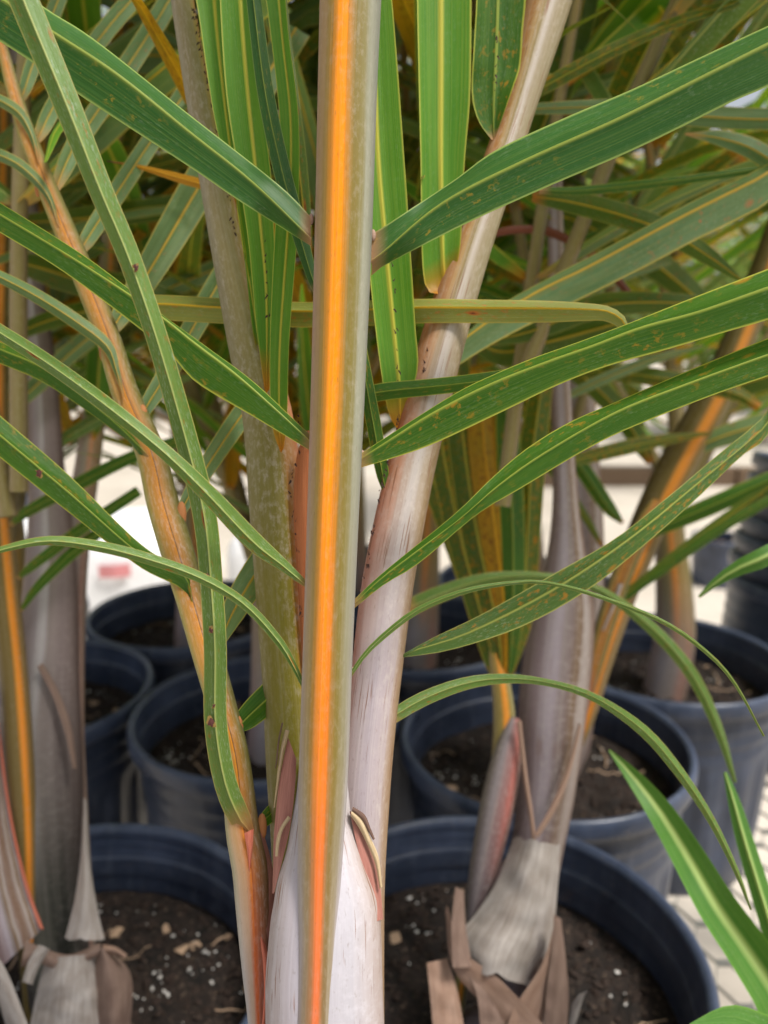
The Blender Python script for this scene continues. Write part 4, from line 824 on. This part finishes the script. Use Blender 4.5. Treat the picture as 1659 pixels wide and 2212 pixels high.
def leaf3(parent, mid, ea, eb, d0, d1, mat, **kw):
    if parent is Q1 and mid[0][0] > 1659:
        x, y, d = q_start(mid[0][0], mid[0][1], d0); hA = (ea[0][0] - mid[0][0], ea[0][1] - mid[0][1]); hB = (eb[0][0] - mid[0][0], eb[0][1] - mid[0][1])
        mid = [(x, y)] + list(mid); ea = [(x + hA[0] * .3, y + hA[1] * .3)] + list(ea); eb = [(x + hB[0] * .3, y + hB[1] * .3)] + list(eb)
    return _leaf3(parent, mid, ea, eb, d0, d1, mat, **kw)
leafc(Q1, [(1800, 2350, .355, 58), (1680, 2150, .36, 52), (1610, 2045, .365, 46), (1548, 1956, .37, 42), (1490, 1856, .38, 36), (1428, 1756, .385, 28), (1370, 1680, .395, 17), (1316, 1620, .40, 2)], 'lime', fold=-.6)
leafc(Q1, [(1790, 2420, .35, 22), (1705, 2130, .362, 24), (1650, 1950, .37, 22), (1610, 1820, .375, 19), (1585, 1730, .38, 13), (1566, 1668, .385, 4)], 'lime')
leafc(Q1, [(1760, 1195, .36, 20), (1659, 1205, .36, 22), (1600, 1225, .365, 17), (1550, 1255, .37, 10), (1510, 1290, .375, 3)], 'lime')
leaf3(Q1, [(1800, 2420), (1700, 2310), (1600, 2240), (1490, 2215)], [(1840, 2330), (1720, 2225), (1640, 2185), (1570, 2172), (1488, 2212)], [(1740, 2500), (1640, 2400), (1560, 2330), (1486, 2222)], .34, .30, 'lime', fold=.3)
leaf3(Q1, [(1790, 770), (1659, 892 + 24), (1500, 1050), (1370, 1156), (1240, 1246), (1125, 1312), (1000, 1372), (905, 1402), (868, 1418)], [(1780, 740), (1659, 890), (1545, 987), (1450, 1067), (1330, 1162), (1200, 1237), (1040, 1327), (930, 1380), (868, 1415)], [(1800, 800), (1659, 944), (1600, 987), (1505, 1077), (1380, 1187), (1265, 1277), (1130, 1352), (980, 1402), (870, 1420)], .32, .262, 'speckle', fold=.6, n=60)
# crossing leaves on the right
leaf3(Q1, [(1800, 300), (1659, 374), (1485, 461), (1361, 527), (1262, 580), (1163, 628), (1060, 690), (985, 745)], [(1800, 285), (1659, 355), (1485, 440), (1361, 508), (1262, 560), (1163, 612), (1060, 672), (985, 742)], [(1800, 365), (1659, 441), (1510, 515), (1386, 580), (1262, 642), (1160, 692), (1060, 745), (988, 790)], .37, .345, 'blue', fold=.6, n=50)
leafc(Q1, [(1800, 255, .38, 22), (1659, 258, .38, 24), (1500, 250, .38, 24), (1330, 232, .375, 19), (1150, 235, .37, 12)], 'blue')
leafc(Q1, [(1150, 425, .39, 12), (1230, 436, .39, 24), (1340, 464, .385, 27), (1450, 505, .385, 26), (1540, 560, .385, 18), (1600, 605, .385, 4)], 'dark')
leafc(Q1, [(1165, 412, .36, 7), (1260, 412, .36, 10), (1400, 398, .36, 11), (1540, 380, .362, 9), (1700, 358, .365, 7)], 'green')
leafc(Q1, [(1760, -50, .36, 10), (1600, 2, .36, 11), (1450, 52, .36, 13), (1300, 120, .36, 16), (1180, 185, .36, 16), (1120, 220, .36, 8)], 'rusty')
leafc(Q1, [(1480, 290, .37, 2), (1560, 300, .37, 18), (1640, 330, .37, 24), (1760, 420, .37, 24)], 'blue')
# long leaf lying across behind the front petiole, with a hooked tip
leafc(main, [(250, 655, .30, 16), (335, 656, .296, 27), (480, 664, .290, 28), (650, 672, .285, 28), (800, 668, .280, 28), (920, 664, .272, 27), (1050, 665, .270, 26), (1180, 666, .268, 24), (1260, 668, .267, 20), (1310, 672, .267, 17), (1340, 688, .267, 15), (1352, 706, .267, 9)], 'olive', n=60, fold=.4, asym=(.7, 1.25))
leafc(main, [(760, 862, .268, 18), (830, 846, .267, 19), (930, 836, .266, 18), (1050, 822, .264, 18), (1180, 800, .262, 16), (1290, 790, .262, 10), (1310, 786, .262, 2)], 'green', n=40)
leafc(pr, [(1060, 506, .44, 8), (1120, 496, .44, 9), (1190, 502, .44, 10), (1270, 545, .44, 9), (1330, 600, .44, 9), (1370, 650, .44, 8)], 'dead')
for pts, mt in (([(1470, -40, .46, 38), (1410, 80, .46, 40), (1350, 200, .46, 36), (1260, 380, .46, 26)], 'rusty'),
                ([(1270, -40, .47, 30), (1240, 80, .47, 36), (1200, 200, .47, 34), (1150, 330, .47, 24)], 'dark'),
                ([(1600, 330, .50, 22), (1480, 430, .5, 38), (1400, 500, .5, 36), (1300, 600, .5, 22)], 'rusty'),
                ([(1040, 740, .42, 8), (1150, 715, .42, 22), (1300, 660, .42, 26), (1480, 655, .43, 20), (1600, 670, .44, 10)], 'dark'),
                ([(1000, 720, .45, 12), (1080, 760, .45, 30), (1180, 740, .45, 36), (1330, 700, .45, 30)], 'dark')):
    leafc(H1, pts, mt)

for k in range(18):
    y0 = 40 + 56 * k + rq.uniform(-15, 15); x0 = 1200 + rq.uniform(-4, 4) + max(0, y0 - 500) * .03
    sg = 1 if k % 2 else -1; ln = rq.uniform(240, 400); sl = rq.uniform(.3, 1.0); d0 = .525; h = rq.uniform(11, 17)
    leafc(H1, [(x0, y0, d0, 4), (x0 + sg * ln * .2, y0 - ln * .2 * sl, d0 + .01, h), (x0 + sg * ln * .6, y0 - ln * .5 * sl, d0 + .03, h), (x0 + sg * ln, y0 - ln * .7 * sl, d0 + .05, 3)], rq.choice(['dusty', 'blue', 'bright', 'rusty', 'green']), n=18)
# ------------------------------------------------------------------ background palms
BGL = {'PL2': 'palm with dense dark fronds rising behind the in-focus palm',
       'PL3': 'bushy palm behind the peeling grey palm, its fronds yellowing',
       'PR2': 'palm growing beside the leaning stack of empty pots',
       'B1': 'back row palm in front of the white sacks', 'B2': 'back row palm behind the in-focus palm',
       'B4': 'palm at the far end of the back row beside the white sacks',
       'B5': 'palm against the far bench rail behind the leaning striped petiole', 'B6': 'palm against the far bench rail behind the in-focus palm'}
for i, (k, lb) in enumerate(BGL.items()):
    r_ = palm(k, lb)
    gen_palm(r_, base(k), 6 if k[:2] == 'PL' else 4, [['blue', 'rusty', 'bright', 'amber'], ['rusty', 'dusty', 'blue', 'amber'], ['dusty', 'blue', 'bright', 'rusty'], ['rusty', 'blue', 'amber'], ['dusty', 'bright', 'blue', 'rusty'], ['dusty', 'blue', 'bright'], ['amber', 'dusty', 'bright'], ['dusty', 'bright', 'olive'], ['dark', 'amber', 'bright']][i], seed=20 + i, az0=i * .9, length=.68, spacing=.036, lw=.62, leaf=.36, height=.26, first=.08, lean=(.15, .6), r0=.007)
gen_palm(pm, bm + Vector((0, .01, .12)), 3, ['dusty', 'blue', 'rusty'], seed=77, az0=1.2, height=.25, length=.8, leaf=.36, spacing=.055, stemr=.012, r0=.005, first=.15)
gen_palm(pl, bl + Vector((0, .01, .12)), 2, ['dusty', 'rusty', 'blue'], seed=78, azs=[1.3, 2.2], height=.25, length=.8, leaf=.34, spacing=.055, stemr=.012, r0=.005, first=.15)
gen_palm(pr, br + Vector((0, .01, .12)), 2, ['bright', 'dusty', 'blue'], seed=79, azs=[1.0, .3], height=.3, length=.8, leaf=.34, spacing=.055, stemr=.01, r0=.0045, first=.15)

# the upper parts of the traced fronds carry leaflets too
for q, (o, run, bd) in enumerate(EXT):
    if abs(bd.x) + abs(bd.y) > 0: add_leaflets(o, run, bd, .12, 6, .30, ['green', 'glauc', 'bright'], random.Random(300 + q), .8)

# ------------------------------------------------------------------ far things on the floor
def far_palm(x, y, s, seed, label):
    pot = make_pot(x, y, 'large black tub of the ' + label, z=0, full=False); pot.scale = (1.5 * s, 1.5 * s, 1.5 * s)
    V = [(v[0], v[1], v[2]) for v in SV]
    o = bpy.data.objects.new('soil', pot_proto[2][0]); col.objects.link(o); o.parent = pot
    r_ = thing('palm_plant', label, 'palm', (x, y, .29 * s))
    gen_palm(r_, (x, y, .27 * s), 6, ['bright', 'dusty', 'blue', 'green'], seed=seed, height=.5 * s, length=1.6 * s, leaf=.6 * s, spacing=.075 * s, stemr=.045 * s, r0=.016 * s, lw=.9)
far_palm(-2.3, 4.6, 1.1, 41, 'tall palm on the floor beyond the white sacks')
far_palm(.75, 5.0, 1.1, 43, 'tall palm on the floor behind the leaning striped petiole')
far_palm(2.6, 6.6, 1.1, 44, 'tall palm on the far side of the open pale floor')
far_palm(-4.2, 7.0, 1.2, 45, 'tall palm in the farthest corner behind the sacks')

# stack of nested empty pots
st = thing('pot_stack', 'leaning stack of nested empty black nursery pots on the bench corner', 'pot stack', (.605, 1.06, BZ))
TILT = Matrix.Rotation(R(-3), 4, 'X') @ Matrix.Rotation(R(9), 4, 'Y')
for i in range(7):
    wo = bpy.data.objects.new('nested_pot', pot_proto[0][0]); col.objects.link(wo); wo.parent = st
    wo.matrix_basis = TILT @ Matrix.Translation((0, 0, .02 + i * .030))
    ro = bpy.data.objects.new('rim', pot_proto[1][0]); col.objects.link(ro); ro.parent = wo
# white sacks
def sack(x, y, z, rz, sx, sy, sz, label, stripe=True):
    t = thing('plastic_sack', label, 'sack', (x, y, z)); V = []; F = []; n, m = 20, 14
    rot = Matrix.Rotation(rz, 3, 'Z')
    for i in range(m + 1):
        ph = -math.pi / 2 + math.pi * i / m
        for j in range(n):
            th = 2 * math.pi * j / n; c = lambda a, e: math.copysign(abs(math.cos(a)) ** e, math.cos(a)); s_ = lambda a, e: math.copysign(abs(math.sin(a)) ** e, math.sin(a))
            p = Vector((sx / 2 * c(ph, .5) * c(th, .45), sy / 2 * c(ph, .5) * s_(th, .45), sz / 2 + sz / 2 * s_(ph, .6)))
            p *= 1 + .07 * noise.noise(p * 9 + Vector((x, y, 0))); p.z = max(p.z, 0); V.append(Vector((x, y, z)) + rot @ p)
    for i in range(m):
        for j in range(n): F.append((i * n + j, i * n + (j + 1) % n, (i + 1) * n + (j + 1) % n, (i + 1) * n + j))
    mesh_obj('bag', V, F, WHITE, t)
    if stripe:
        V2 = []; F2 = []
        for k in range(9):
            a = -.5 + k / 8
            for h in (.70, .78): V2.append(Vector((x, y, z)) + rot @ Vector((a * sx * .2, -sy / 2 * 1.10 + .02 * abs(a), sz * h)))
        for k in range(8): F2.append((k * 2, k * 2 + 2, k * 2 + 3, k * 2 + 1))
        mesh_obj('printed_band', V2, F2, REDP, t)
sack(-1.02, 2.9, 0, .2, .55, .42, .60, 'white plastic sack with a red band standing on the floor')
sack(-.42, 3.3, 0, -.1, .5, .4, .48, 'plain white plastic sack standing behind the back row pots', False)
sack(-1.7, 3.3, 0, .5, .6, .45, .5, 'plain white plastic sack lying farthest along behind the sacks', False)

# far shrubs and trees seen as soft green light
def far_tree(x, y, h, w_, seed, label, mt):
    rr = random.Random(seed); t = thing('broadleaf_tree', label, 'tree', (x, y, 0))
    wtube(t, [(Vector((x, y, 0)), .12), (Vector((x + .05, y, h * .3)), .09), (Vector((x - .1, y, h * .6)), .06), (Vector((x, y, h * .9)), .03)], 'trunk', 'bgstem', n=12)
    V = []; F = []; UV = []
    cl = [(Vector((x + rr.gauss(0, w_ * .3), y + rr.gauss(0, w_ * .3), h * rr.uniform(.2, 1.0))), rr.uniform(.3, .6)) for _ in range(34)]
    for c, r in cl:
        for _ in range(130):
            p = c + Vector((rr.gauss(0, r * .5), rr.gauss(0, r * .5), rr.gauss(0, r * .4))); a = Vector((rr.gauss(0, 1), rr.gauss(0, 1), rr.gauss(0, .6))).normalized(); b = a.cross(Vector((rr.gauss(0, 1), rr.gauss(0, 1), rr.gauss(0, 1)))).normalized(); s = rr.uniform(.05, .11)
            k = len(V); V += [p - a * s, p + b * s * .4, p + a * s, p - b * s * .4]; F.append((k, k + 1, k + 2, k + 3)); UV += [(0, 0), (.5, 0), (1, .1), (.5, .1)]
    o = mesh_obj('crown', V, F, ML[mt], t, UV, False, UV)
far_tree(4.6, 9.5, 2.3, 1.6, 1, 'pale green tree beyond the open floor', 'lime')
far_tree(7.2, 12.5, 4.0, 2.0, 2, 'tall green tree farthest behind the open floor', 'bright')
far_tree(1.6, 12.0, 1.7, 2.0, 3, 'low dark green tree behind the tall palms', 'green')
far_tree(-3.0, 12.5, 1.9, 2.0, 4, 'dark green tree far behind the white sacks', 'dark')
far_tree(-7.0, 13.5, 2.2, 2.2, 5, 'loose green tree farthest behind the corner palm', 'green')

# low timber edging and two loose pots out on the floor
te = thing('timber_edging', 'low dark timber edging across the pale floor in front of the far trees', 'edging', (3.0, 6.6, 0))
for k in range(4): box_obj('sleeper', (1.2 + k * 1.22, 6.6 + .02 * (k % 2), .075), (1.2, .16, .15), TRUNK, te)
make_pot(-1.35, 2.35, 'black nursery pot standing alone on the floor before the white sacks', z=0)
make_pot(1.75, 3.9, 'black nursery pot standing alone on the open pale floor', z=0)
